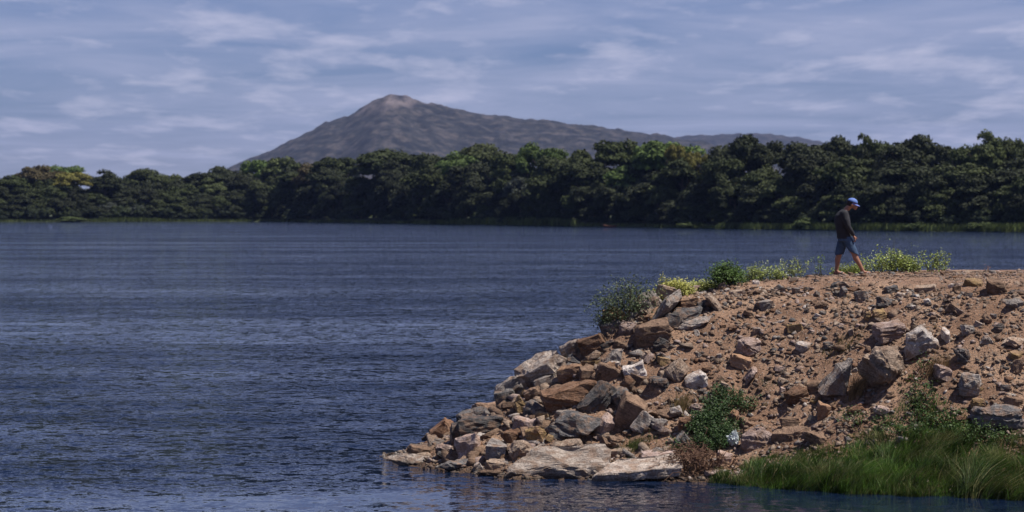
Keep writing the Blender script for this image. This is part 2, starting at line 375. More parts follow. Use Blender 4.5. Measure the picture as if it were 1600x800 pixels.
ROCKS = [
 # px,py,w,h,angle,colour,shape,label
 (849,578,72,27,33,'slab','slab','long pale tan slab tilted up the left edge, above the dark grey block'),
 (812,617,60,38,32,'grey','block','dark grey block leaning under the long pale slab on the left edge'),
 (792,630,30,32,10,'slate','block','rough mottled rock at the foot of the leaning grey block'),
 (858,604,34,20,20,'grey','block','small pale grey rock wedged right of the leaning grey block'),
 (836,623,26,20,25,'brown','block','brown rock above the dark triangular stone, left of the big rust block'),
 (887,630,76,36,12,'rust','block','large rust brown block, biggest of the rusty ones in the left pile'),
 (816,641,22,28,20,'ochre','wedge','ochre wedge standing beside the mottled rock on the left edge'),
 (833,645,36,24,28,'slate','wedge','dark grey rock between the ochre wedge and the rust block'),
 (760,644,40,20,4,'brown','block','dark brown rock perched behind the black block near the left tip'),
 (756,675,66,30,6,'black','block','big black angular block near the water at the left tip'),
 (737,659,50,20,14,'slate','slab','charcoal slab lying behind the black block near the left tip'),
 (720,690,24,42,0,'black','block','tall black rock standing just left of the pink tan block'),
 (697,684,34,34,40,'rust','block','reddish brown rock at the left tip, next to the tall black one'),
 (677,688,28,26,30,'slate','round','dappled grey rock farthest left of the upright ones at the tip'),
 (662,709,42,17,-4,'brown','slab','thin brown slab lying above the pointed slab at the left tip'),
 (650,723,84,16,-4,'slab','lens','low pointed slab reaching out into the water at the left tip'),
 (696,709,30,24,-10,'pink','round','pink tan rock right of the thin brown slab at the tip'),
 (733,705,36,32,10,'pink','block','pink tan block directly below the black block'),
 (718,730,54,18,4,'slate','lens','dark wet flat rock at the waterline below the pink tan block'),
 (779,711,32,24,-8,'grey','block','grey rounded block left of the tan wedge near the big flat slab'),
 (806,686,38,18,3,'rust','block','dark reddish brown rock above the tan wedge'),
 (837,690,28,38,-8,'ochre','round','rounded tan ochre boulder in the middle of the left pile'),
 (823,668,36,19,-4,'pink','slab','grey and pink slab above the rounded ochre boulder'),
 (893,676,84,42,10,'slate','lens','large dark grey striated boulder right of the rounded ochre one'),
 (811,710,36,27,35,'tan','wedge','tan wedge leaning against the left end of the big waterline slab'),
 (870,732,162,50,2,'slab','plank','biggest pale flat slab at the waterline, lighter banded front face'),
 (747,733,18,14,10,'white','wedge','small whitish rock at the waterline between the wet flat rock and big slab'),
 (776,730,34,14,-6,'tan','slab','low tan slab at the waterline touching the big slab'),
 (770,742,40,10,0,'brown','round','low dark brown rock in the water at the left end of the big slab'),
 (849,653,26,13,0,'ochre','slab','small yellowish slab under the rust block'),
 (880,654,18,17,0,'grey','block','small grey rock on top of the dark striated boulder'),
 (892,701,36,15,14,'tan','slab','thin tan slab lying on the back of the big waterline slab'),
 (927,632,64,25,42,'slate','slab','long grey slab rising steeply right of the rust block'),
 (895,550,40,21,22,'grey','slab','grey slab on the left edge above the long pale one'),
 (896,567,28,17,5,'slate','wedge','small blue grey triangular rock under the grey edge slab'),
 (896,586,38,21,12,'orange','block','orange tan rock right of the top of the long pale slab'),
 (916,592,20,25,0,'brown','block','upright brown block between the orange tan rock and the dark angular one'),
 (946,588,42,28,28,'brown','wedge','dark brown angular rock below the grey spike'),
 (961,565,18,32,-35,'grey','wedge','grey spike of rock pointing up in the left pile'),
 (989,588,32,20,18,'white','block','whitish grey rock right of the grey spike'),
 (929,545,36,28,20,'rust','block','rust and grey rock on the left edge above the orange tan one'),
 (960,495,32,17,15,'ochre','slab','tan brown slab directly under the silvery bush'),
 (955,513,34,18,28,'slate','slab','blue grey slab below the silvery bush on the left edge'),
 (985,499,30,13,22,'slate','lens','thin dark slab pointing right below the silvery bush'),
 (1012,476,38,21,25,'grey','slab','streaked white and grey slab right of the silvery bush'),
 (1043,460,28,17,-8,'tan','block','light tan rock at the crest below the yellow green plant'),
 (1072,456,44,15,14,'pink','lens','flat pinkish grey slab at the crest right of the light tan rock'),
 (1042,490,18,46,-40,'grey','slab','curved grey slab standing on edge left of the orange rock'),
 (1073,478,36,17,10,'orange','block','orange rock above the dark oblong boulder near the crest'),
 (1070,497,56,24,20,'slate','lens','dark oblong boulder near the crest, upper of two lying together'),
 (1085,508,60,19,18,'grey','lens','light grey striped oblong rock, lower of two lying together near the crest'),
 (1022,527,48,28,8,'brown','block','dark brown hollow looking rock below the oblong boulders'),
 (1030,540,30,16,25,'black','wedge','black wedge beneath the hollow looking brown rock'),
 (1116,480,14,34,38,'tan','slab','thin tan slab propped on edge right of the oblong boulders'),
 (1099,481,26,19,0,'black','block','black block standing in for the shaded hollow behind the propped thin tan slab'),  # black rock colour paints in the shade of a hollow
 (1016,500,22,13,15,'orange','round','bright orange rust stone left of the oblong boulders'),
 (1056,584,34,22,42,'tan','slab','tan slab tilted steeply in the middle of the left slope'),
 (1088,600,34,27,25,'white','block','bright pinkish white rock right of the tilted tan slab'),
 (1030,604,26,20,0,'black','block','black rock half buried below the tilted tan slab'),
 (1125,595,22,13,0,'brown','wedge','dark brown triangular stone right of the pinkish white rock'),
 (943,674,28,33,-25,'pink','slab','pale curved slab standing right of the dark striated boulder'),
 (988,657,42,54,-28,'brown','block','large brown and grey boulder leaning right above the grass tuft'),
 (969,626,30,22,30,'slate','slab','grey slab between the long steep slab and the leaning brown boulder'),
 (1005,668,24,32,-30,'grey','block','grey lower block against the right side of the leaning brown boulder'),
 (959,694,22,17,0,'brown','round','round brown stone below the leaning brown boulder'),
 (1031,667,28,18,-5,'grey','round','grey rounded stone below the log shaped rock'),
 (1038,650,40,15,-2,'brown','lens','log shaped brown rock left of the creeping bush'),
 (1088,641,26,17,4,'pink','round','pinkish rounded rock beside the upper left of the creeping bush'),
 (1070,668,24,27,-5,'rust','block','red brown upright rock left of the creeping bush'),
 (1065,695,30,27,15,'slate','wedge','dark purple grey pyramid shaped rock left of the creeping bush foot'),
 (973,710,38,13,2,'tan','slab','flat tan slab behind the right end of the biggest slab'),
 (993,738,136,30,5,'slab','plank','long low pale slab at the waterline, right of the biggest slab'),
 (1028,716,60,13,4,'pink','slab','thin pink grey ledge on top of the long low slab'),
 (1105,731,32,18,12,'grey','block','grey rock beside the dry twig pile'),
 (1110,744,26,14,6,'pink','round','pink stone at the waterline where the reed grass starts'),
 (1132,719,30,19,-10,'pink','slab','dusty flat rock above the left end of the grass'),
 (1183,693,58,32,22,'pink','wedge','large purple pink rock just above the left part of the grass'),
 (1146,659,16,23,-20,'rust','slab','rust brown shard right of the creeping bush'),
 (1165,664,24,13,-30,'brown','slab','thin brown slab slanting down right of the rust shard'),
 (1170,680,18,16,0,'brown','round','round brown stone above the large purple pink rock'),
 (1246,624,36,24,22,'rust','block','rust brown block in the middle of the lower slope'),
 (1236,682,60,15,12,'brown','slab','long dark slab edge above the grass, right of the purple pink rock'),
 (1275,688,50,14,-14,'brown','slab','flat brown slab dipping into the grass below the orange upright stone'),
 (1159,571,34,22,-12,'orange','block','orange brown rock under the pinkish flat one'),
 (1171,545,46,23,-3,'pink','slab','pinkish tan flat topped rock in the middle of the slope'),
 (1174,588,16,24,-38,'pink','slab','pale pink shard below the orange brown rock'),
 (1276,608,28,18,5,'brown','block','brown rock left of the tall grey boulder'),
 (1275,629,19,14,10,'ochre','round','small yellow stone left of the tall grey boulder'),
 (1318,607,36,64,-26,'grey','wedge','tall grey boulder leaning against the biggest brown one'),
 (1385,592,74,76,-12,'tan','round','biggest boulder, brown and tan, in the middle of the right slope'),
 (1288,649,20,29,-6,'orange','block','orange upright stone below the tall grey boulder'),
 (1339,646,26,17,25,'rust','block','rust coloured rock beneath the biggest boulder'),
 (1379,646,30,20,-8,'pink','round','pinkish grey stone among weeds below the biggest boulder'),
 (1271,658,16,13,-20,'slate','block','small blue grey stone beside the orange upright one'),
 (1235,664,30,14,0,'brown','block','dark brown rock under the rust brown block of the lower slope'),
 (1474,590,26,26,-15,'pink','block','pinkish white rock above the green weeds on the right slope'),
 (1516,609,36,37,-12,'grey','block','light grey flat faced rock right of the pinkish white one'),
 (1562,656,80,36,-4,'slate','block','large charcoal block at the right edge, above the grass'),
 (1501,662,20,15,0,'rust','round','small orange pink stone in the weeds left of the charcoal block'),
 (1528,637,22,18,0,'ochre','block','tan ochre stone on top of the charcoal block'),
 (1585,630,32,14,-14,'brown','slab','brown slab resting above the charcoal block'),
 (1438,541,56,38,18,'white','wedge','bright white and orange boulder, brightest rock on the slope'),
 (1389,523,46,30,8,'pink','block','pale topped brown block left of the bright white boulder'),
 (1477,527,13,21,8,'white','slab','pale upright shard right of the bright white boulder'),
 (1503,562,28,34,-12,'slate','round','dark striped rounded rock below the pale upright shard'),
 (1513,520,22,18,5,'grey','block','grey rock right of the pale upright shard'),
 (1543,536,24,14,-8,'grey','wedge','grey wedge between the grey rock and the right edge'),
 (1583,537,36,18,4,'tan','lens','tan grey rock at the right edge, below the crest'),
 (1587,479,30,20,-4,'grey','round','rounded grey brown boulder cut by the right edge, near the crest'),
 (1555,455,32,24,0,'brown','block','grey brown squarish boulder on the crest at the right'),
 (1522,446,34,13,-3,'ochre','slab','olive brown slab left of the squarish crest boulder'),
 (1447,457,32,17,6,'tan','block','tan rock near the crest, right of the white flake'),
 (1407,465,18,10,-8,'white','slab','white flake below the leafy weeds on the crest'),
 (1383,477,26,17,-14,'slate','block','blue slate block left of the white flake'),
 (1490,485,21,14,-30,'brown','slab','dark brown tilted slab on the upper right slope'),
 (1542,503,16,23,10,'brown','round','dark brown rock under the squarish crest boulder'),
 (1562,516,22,15,20,'slate','round','lumpy slate coloured rock on the right slope'),
 (1591,579,14,26,-4,'brown','block','striped brown post shaped rock at the right edge'),
 (1587,557,28,12,4,'ochre','slab','olive slab above the striped rock at the right edge'),
 (1588,460,26,10,4,'black','lens','black flat rock cut by the right edge on the crest'),
 (1374,496,22,15,8,'ochre','block','ochre block under the blue slate block'),
 (1357,497,11,24,0,'ochre','round','narrow ochre stone standing left of the ochre block'),
 (1394,456,22,12,12,'slate','block','dark slate piece nearest the crest right of the man'),
 (1348,471,24,24,10,'slate','block','bluish slate block below the walking man'),
 (1318,464,12,18,-10,'slate','slab','narrow slate shard left of the bluish block'),
 (1311,449,34,12,8,'black','wedge','black jagged rock on the crest under the man'),
 (1284,480,24,14,0,'brown','round','half buried red brown rock below the black jagged one'),
 (1216,455,20,14,20,'slate','wedge','dark slate rock near the crest left of the man'),
 (1196,481,26,17,10,'grey','block','pale topped grey rock on the upper middle slope'),
 (1241,517,23,15,5,'ochre','block','ochre brown rock in the middle of the slope'),
 (1256,543,26,13,-5,'white','slab','white elongated stone in the centre of the slope'),
 (1295,543,17,12,0,'grey','block','grey stone right of the white elongated one'),
 (1152,460,27,11,6,'tan','slab','light tan slab near the crest below the round green bush'),
 (1145,517,16,13,10,'rust','round','rust red stone on the upper left slope'),
 (1320,571,16,15,0,'ochre','round','small ochre stone above the tall grey boulder'),
 (1010,560,16,15,-20,'tan','wedge','small tan pointed stone right of the grey spike'),
]
LIFT = [k for k, r_ in enumerate(ROCKS) if r_[0] in (1385, 1438, 1318)]
for i, (px, py, w, h, a, c, sh, lab) in enumerate(ROCKS):
    big = w > 45
    g_ = 1.26 if px < 1060 and w < 100 else 1.08
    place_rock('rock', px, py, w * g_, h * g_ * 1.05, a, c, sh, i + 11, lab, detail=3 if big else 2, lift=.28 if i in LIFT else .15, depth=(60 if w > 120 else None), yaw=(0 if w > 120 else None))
# further stones, each lying on the bank
SMALL = [(1124,560,9,8,'white'),(929,548,9,7,'white'),(968,502,10,8,'white'),(1254,510,13,9,'pink'),(1278,496,11,6,'white'),(1181,444,12,10,'white'),(1131,448,14,10,'tan'),(1244,457,14,11,'slate'),(1169,494,16,10,'brown'),(1182,520,15,12,'slate'),(1156,476,9,8,'white'),(1038,567,20,14,'ochre'),(1218,578,18,10,'pink'),(1223,615,9,14,'pink'),(1132,606,18,12,'tan'),(1471,577,11,10,'grey'),(1420,560,12,10,'grey'),(1572,607,18,10,'grey'),(1037,680,15,8,'tan'),(1165,705,10,8,'orange'),(1488,449,12,9,'white'),(1497,448,11,8,'pink'),(1440,460,9,7,'tan'),(1449,475,10,9,'white'),(1428,483,9,8,'white'),(1342,512,11,8,'pink'),(1330,524,10,12,'grey'),(1424,462,11,7,'white'),(1512,465,14,11,'grey'),(1495,455,13,13,'brown'),(1552,497,12,9,'slate'),(1528,510,14,11,'grey')]
n_st = 0
for i, (px, py, w, h, c) in enumerate(SMALL):
    place_rock('stone', px, py, w, h, random.Random(i).uniform(-25, 25), c, 'block', 900 + i, detail=1, parent=BANK); n_st += 1
rnd = random.Random(5)
protos = []
for i in range(14):
    protos.append(rock_mesh('stone', 1, rnd.uniform(.6, 1), rnd.uniform(.4, .75), rnd.choice(['block', 'block', 'slab', 'round', 'wedge']), 500 + i, 1))
    for p_ in protos[-1].polygons: p_.use_smooth = False
    protos[-1].materials.append(RM['tan'])
keys = ['tan', 'brown', 'rust', 'grey', 'slate', 'pink', 'ochre', 'brown', 'tan', 'orange', 'grey', 'black', 'brown', 'white']
while n_st < 296:
    px = rnd.uniform(640, 1595); py = rnd.uniform(432, 745)
    left = 1.0 if px < 1110 else (.75 if py < 680 else .3)
    if px > 1110: left = .5
    if rnd.random() > left: continue
    p, hit = ground(px, py)
    if not hit or p.z < .08: continue
    if px > 1110 and py > 690: continue
    w = rnd.uniform(12, 32) if px < 1060 else rnd.uniform(9, 18) if px < 1110 else rnd.choice((7, 8, 9, 10, 12, 16))
    me = rnd.choice(protos); o = bpy.data.objects.new('stone', me); COL.objects.link(o)
    s = w * p.y / F; o.scale = (s, s * rnd.uniform(.7, 1.1), s * rnd.uniform(.7, 1.2)); o.location = p + Vector((0, 0, s * .05))
    o.rotation_euler = (rnd.uniform(-.5, .5), rnd.uniform(-.6, .6), rnd.uniform(0, 6.28)); o.parent = BANK
    o.material_slots[0].link = 'OBJECT'; o.material_slots[0].material = RM[rnd.choice(keys)]
    n_st += 1
# gravel: uncountable chips as one object
def scatter(name, label, count, size, seed, dens):
    rnd = np.random.RandomState(seed); base = []
    for k in range(8):
        bm = bmesh.new()
        vs = [bm.verts.new(v / np.linalg.norm(v) * rnd.uniform(.8, 1.1)) for v in rnd.normal(size=(9, 3))]
        r = bmesh.ops.convex_hull(bm, input=vs)
        bmesh.ops.delete(bm, geom=[g for g in set(r['geom_interior'] + r['geom_unused']) if isinstance(g, bmesh.types.BMVert)], context='VERTS')
        bmesh.ops.triangulate(bm, faces=bm.faces); bm.verts.index_update()
        base.append((np.array([v.co[:] for v in bm.verts]), np.array([[v.index for v in f.verts] for f in bm.faces]))); bm.free()
    VV, FF, MI = [], [], []; off = 0; cnt = 0
    while cnt < count:
        x = rnd.uniform(-2.8, 12.6); y = rnd.uniform(46.5, 60.5)
        h = hz(x, y)
        if h < -.05 or rnd.rand() > dens(x, y, h): continue
        s = size(rnd, h)
        V, Fc = base[rnd.randint(8)]
        e = Euler((.5 if h < 3.3 else .05, 0, 0)).to_matrix() @ Euler((rnd.normal() * .28, rnd.normal() * .28, rnd.uniform(0, 6.28))).to_matrix(); V2 = (V * s * np.array([1.35, .95, .5])) @ np.array(e).T + np.array([x, y, h + s * .12])
        VV.append(V2); FF.append(Fc + off); MI += [rnd.choice(7, p=[.32, .32, .11, .12, .04, .04, .05])] * len(Fc); off += len(V); cnt += 1
    me = arr_mesh(name, np.concatenate(VV), np.concatenate(FF), False, MI)
    o = link(name, me, [RM['tan'], RM['brown'], RM['grey'], RM['pink'], RM['white'], RM['slate'], RM['rust']])
    tag(o, label, kind='stuff')
patchy = lambda x, y: .35 + 1.3 * max(0, noise.noise(Vector((x * .9, y * .9, 12.0))) + .25)
scatter('gravel', 'loose gravel and stone chips strewn over the embankment', 22000, lambda r, h: min(.014 * math.exp(r.exponential(.45)), .06) * (.6 if h > 3.4 else 1), 3, lambda x, y, h: patchy(x, y))
scatter('rubble', 'fist sized stone rubble between the bigger rocks of the embankment', 5200, lambda r, h: r.uniform(.03, .08) * (.6 if h > 3.4 else 1), 4,
        lambda x, y, h: (.55 if x / y < .062 else .6) * (.4 if h > 3.4 else 1) * patchy(x, y))
scatter('rubble', 'half buried small stones of soil colour all over the embankment face', 3000, lambda r, h: r.uniform(.04, .10), 5,
        lambda x, y, h: (.15 if h > 3.4 else 1) * patchy(x + 5, y))
scatter('rubble', 'larger broken stones packed along the left flank and waterline of the embankment', 380, lambda r, h: r.uniform(.10, .23), 6,
        lambda x, y, h: (1.0 if x / y < .05 else .04) * (1 if h < 3.0 else 0) * (0 if h < .1 else 1))
# ------------------------------------------------------------ leaves and grass builders
def leaves(C, L_, Wd, nbias, rs, droop=0.0):
    """rhombic leaves: centres C (n,3), length, width, bias normal"""
    n = len(C); d = rs.normal(size=(n, 3)); d[:, 2] = d[:, 2] * .6 + droop; d /= np.linalg.norm(d, axis=1)[:, None]
    nb = nbias + rs.normal(size=(n, 3)) * .6; w = np.cross(d, nb); w /= (np.linalg.norm(w, axis=1)[:, None] + 1e-9)
    l = (L_ * rs.uniform(.6, 1.25, n))[:, None]; wd = (Wd * rs.uniform(.7, 1.2, n))[:, None]
    V = np.stack([C - d * l / 2, C + w * wd / 2, C + d * l / 2, C - w * wd / 2], 1).reshape(-1, 3)
    return V, np.arange(n * 4).reshape(n, 4)
def blades(P, H, Wd, lean, rs, seg=2):
    """tapered bent blades rooted at P"""
    n = len(P); ang = rs.uniform(0, 2 * np.pi, n); sdv = np.stack([np.cos(ang), np.sin(ang), np.zeros(n)], 1)
    tip = (lean if lean.ndim == 2 else lean[None, :]) * rs.uniform(.4, 1.5, n)[:, None] + rs.normal(size=(n, 3)) * .22; tip[:, 2] = 0
    h = (H * rs.uniform(.55, 1.2, n))[:, None]; w = (Wd * rs.uniform(.6, 1.2, n))[:, None]
    V = []; 
    for k in range(seg + 1):
        t = k / seg; c = P + np.array([0, 0, 1]) * h * (t - .15 * t * t) + tip * h * t * t
        ww = w * (1 - t * .92)
        V += [c - sdv * ww / 2, c + sdv * ww / 2]
    V = np.stack(V, 1); m = V.shape[1]; Fc = []
    b = np.arange(n)[:, None] * m
    for k in range(seg): Fc.append(np.concatenate([b + 2 * k, b + 2 * k + 1, b + 2 * k + 3, b + 2 * k + 2], 1))
    return V.reshape(-1, 3), np.concatenate(Fc)
def join(parts):
    VV, FF = [], []; off = 0
    for V, Fc in parts: VV.append(V); FF.append(Fc + off); off += len(V)
    return np.concatenate(VV), np.concatenate(FF)
# plant: a root empty > stems, leaves
def plant(name, px, py_base, wpx, hpx, style, cols, label, cat, seed, group=None, D=None, dens=1.0, leaf=.05):
    rs = np.random.RandomState(seed)
    if D is None: base, _ = ground(px, py_base)
    else:
        base = at(px, py_base, D); base.z = max(hz(base.x, base.y), 0)
    k = base.y / F; W_, H_ = wpx * k, hpx * k
    root = empty(name, base); tag(root, label, cat, group)
    bm = bmesh.new(); C = []; nst = int(26 * dens * (2 if style in ('mat', 'patch') else 1))
    for i in range(nst):
        if style == 'patch':
            while True:
                u, v_ = rs.uniform(-1, 1, 2)
                if u * u + v_ * v_ < 1: break
            g_, _h = ground(px + u * wpx / 2, py_base + v_ * hpx / 2); bx = g_.x - base.x; by = g_.y - base.y
            tx = bx + rs.normal() * .1; ty = by - abs(rs.normal()) * .08; hh = rs.uniform(.10, .26)
        elif style == 'mat':
            bx = rs.uniform(-.5, .5) * W_; by = rs.uniform(-.22, .22) * W_; hh = H_ * rs.uniform(.35, 1) * (1 - .9 * (2 * bx / W_) ** 2 * .6); tx = bx + rs.normal() * .08; ty = by + rs.normal() * .08
        elif style == 'bush':
            a = rs.uniform(0, 6.28); r_ = math.sqrt(rs.uniform(0, 1)); bx = math.cos(a) * .1 * W_; by = math.sin(a) * .1 * W_
            tx = math.cos(a) * r_ * W_ * .5; ty = math.sin(a) * r_ * W_ * .42; hh = H_ * rs.uniform(.75, 1.05) * math.sqrt(max(.12, 1 - .8 * r_ * r_))
        else:  # upright
            bx = rs.uniform(-.3, .3) * W_; by = rs.uniform(-.2, .2) * W_; tx = bx + rs.normal() * .18 * W_; ty = by + rs.normal() * .1 * W_; hh = H_ * rs.uniform(.45, 1.05)
        z0 = hz(base.x + bx, base.y + by) - base.z if hz(base.x + bx, base.y + by) > -.3 else 0
        z0 = max(min(z0, .6), -.6) if style != 'patch' else hz(base.x + bx, base.y + by) - base.z
        pts = []
        for t in (0, .35, .7, 1): pts.append((bx + (tx - bx) * t ** .8, by + (ty - by) * t ** .8, z0 - .03 + hh * t))
        add_tube(bm, pts, [.009, .007, .005, .002], 4)
        nl = int(rs.uniform(26, 44) * dens)
        for q in range(nl):
            t = rs.uniform(.12, 1.02) ** .8; sp = leaf * 1.6 * (1.25 - .6 * t) + .1 * W_ * (style == 'bush')
            C.append((bx + (tx - bx) * t ** .8 + rs.normal() * sp, by + (ty - by) * t ** .8 + rs.normal() * sp, z0 + hh * t + rs.normal() * leaf))
    stem_m = flat_mat('plant_stem', cols[1], .8)
    tag(link('stems', bm_mesh('stems', bm), stem_m, root), kind='stuff')
    C = np.array(C); V, Fc = leaves(C, leaf * 1.2, leaf * (.62 if style != 'fine' else .3), np.array([0, -.3, 1.0]), rs, .25)
    tag(link('leaves', arr_mesh('leaves', V, Fc), leaf_mat('leaf_' + name, cols[0], .5, .3, False, 6), root), kind='stuff')
    if len(cols) > 2:
        Cf = C[rs.choice(len(C), len(C) // 14)] + np.array([0, 0, leaf * .8])
        V, Fc = leaves(Cf, leaf * .6, leaf * .5, np.array([0, -1, .6]), rs)
        tag(link('flowers', arr_mesh('flowers', V, Fc), leaf_mat('flower_' + name, cols[2], .15, .3), root), kind='stuff')
    return root
YG, DG = (.22, .26, .075), (.045, .085, .022)
SG = (.08, .105, .05); ST = (.12, .12, .05); BR = (.13, .08, .045)
plant('silvery_bush', 977, 480, 80, 74, 'bush', (SG, BR), 'tall silvery green bush on the left shoulder of the embankment', 'bush', 21, dens=1.7, leaf=.05)
plant('silvery_bush', 950, 498, 38, 40, 'bush', (SG, BR), 'lower straggling part bush hanging over the left edge beside the tall silvery bush', 'bush', 22, dens=1.0, leaf=.045)
plant('leafy_weed', 1048, 447, 52, 32, 'mat', ((.34, .34, .09), ST, (.65, .6, .3)), 'bright yellow green weed right of the silvery bush', 'weed', 23, dens=1.5, leaf=.05)
plant('leafy_weed', 1096, 434, 54, 16, 'mat', ((.34, .36, .12), ST), 'low pale green weed between the yellow green weed and the round bush', 'weed', 24, dens=1.2, leaf=.045)
plant('round_bush', 1136, 433, 42, 36, 'bush', ((.07, .12, .03), BR), 'round dark green bush on the crest', 'bush', 25, dens=2.0, leaf=.05)
plant('leafy_weed', 1190, 430, 66, 29, 'mat', (YG, ST, (.6, .6, .5)), 'pale green flowering weed right of the round dark bush', 'weed', 26, dens=1.0, leaf=.045)
plant('leafy_weed', 1238, 429, 48, 29, 'upright', (YG, ST, (.6, .6, .5)), 'spiky pale green weed in the middle of the crest', 'weed', 27, dens=.7, leaf=.045)
plant('leafy_weed', 1281, 428, 16, 36, 'upright', ((.16, .24, .05), ST), 'single upright sprout just left of the man', 'weed', 28, dens=.28, leaf=.05)
plant('leafy_weed', 1326, 429, 34, 18, 'mat', (YG, ST), 'small weed between and behind the feet of the man', 'weed', 29, D=60.8, dens=.8, leaf=.045)
plant('leafy_weed', 1385, 427, 92, 40, 'mat', ((.23, .28, .075), ST, (.6, .6, .45)), 'biggest leafy yellow green weed, right in front of the man', 'weed', 30, D=60.6, dens=1.15, leaf=.055)
plant('tall_sprig', 1398, 427, 12, 58, 'upright', ((.15, .21, .07), ST), 'tallest thin sprig rising from the biggest leafy weed', 'weed', 31, D=60.7, dens=.2, leaf=.05)
plant('tall_sprig', 1416, 427, 20, 38, 'upright', ((.2, .26, .09), ST, (.6, .6, .5)), 'shorter flowering sprig right of the tallest one', 'weed', 33, D=60.7, dens=.25, leaf=.045)
plant('leafy_weed', 1463, 427, 50, 32, 'upright', ((.23, .28, .075), ST), 'rightmost leafy weed on the crest', 'weed', 32, D=60.6, dens=.7, leaf=.055)
plant('dry_sprig', 1543, 424, 10, 14, 'upright', ((.33, .16, .08), BR), 'tiny reddish dry sprig alone on the crest at the right', 'weed', 34, D=60, dens=.2, leaf=.035)
CB = ((.04, .075, .024), BR, (.17, .24, .10))
plant('creeping_bush', 1128, 634, 62, 40, 'patch', CB, 'upper part of the dark green creeping bush on the lower slope, below the pale shard', 'bush', 41, dens=.9, leaf=.05)
plant('creeping_bush', 1112, 678, 66, 58, 'patch', CB, 'thickest lower part of the dark green creeping bush, beside the plastic bag', 'bush', 42, dens=1.7, leaf=.05)
plant('creeping_bush', 1078, 706, 50, 12, 'patch', CB, 'low trailing foot of the creeping bush above the dry twig pile', 'bush', 44, dens=.5, leaf=.045)
plant('creeping_bush', 1160, 638, 40, 14, 'patch', CB, 'small runner of the creeping bush pointing right', 'bush', 45, dens=.5, leaf=.045)
GW = ((.05, .088, .024), BR)
plant('green_weeds', 1440, 630, 50, 60, 'patch', GW, 'green weeds growing between the biggest boulder and the pinkish white rock', 'weed', 46, dens=.5, leaf=.05)
plant('green_weeds', 1440, 672, 130, 34, 'patch', GW, 'broad weeds spreading under the biggest boulder above the reed grass', 'weed', 47, dens=.9, leaf=.05)
plant('green_weeds', 1335, 662, 60, 22, 'patch', GW, 'sparse weeds right of the orange upright stone', 'weed', 48, dens=.35, leaf=.045)
plant('green_weeds', 1444, 585, 22, 36, 'patch', GW, 'small weeds under the bright white boulder', 'weed', 49, dens=.25, leaf=.045)
plant('green_weeds', 1540, 690, 80, 20, 'patch', GW, 'dark weeds in front of the charcoal block', 'weed', 50, dens=.7, leaf=.045)
# grasses
def grass_tuft(px, py, wpx, hpx, rgb, n, label, seed, cat='grass'):
    rs = np.random.RandomState(seed); base, _ = ground(px, py); k = base.y / F
    P = np.stack([rs.normal(0, wpx * k * .25, n), rs.normal(0, wpx * k * .16, n), np.zeros(n)], 1)
    for i in range(n): P[i, 2] = max(-.5, min(.5, hz(base.x + P[i, 0], base.y + P[i, 1]) - base.z)) - .02
    V, Fc = blades(P, hpx * k, .012, np.array([.35, -.1, 0]), rs)
    o = link('grass_tuft', arr_mesh('grass_tuft', V, Fc), leaf_mat('grass_tuft', rgb, .5, .3, False, 5)); o.location = base
    tag(o, label, kind='stuff')
grass_tuft(988, 702, 50, 20, (.10, .13, .035), 420, 'olive grass tuft below the leaning brown boulder', 1)
grass_tuft(973, 728, 40, 10, (.08, .16, .03), 220, 'bright green grass between the two waterline slabs', 2)
grass_tuft(1062, 642, 30, 34, (.26, .20, .09), 200, 'dry yellowish grass tuft left of the creeping bush', 3)
grass_tuft(1334, 622, 26, 46, (.22, .15, .075), 240, 'dry brown grass tuft between the two biggest boulders', 4)
grass_tuft(1462, 590, 34, 40, (.20, .13, .06), 260, 'dry brown grass right of the bright white boulder', 5)
grass_tuft(880, 545, 40, 18, (.22, .2, .12), 160, 'thin faded grass on the left silhouette of the embankment', 6)
grass_tuft(1315, 545, 60, 14, (.17, .15, .06), 220, 'sparse olive grass in the centre of the slope', 7)
grass_tuft(1200, 600, 60, 8, (.12, .14, .05), 130, 'short olive grass right of the pale pink shard', 8)
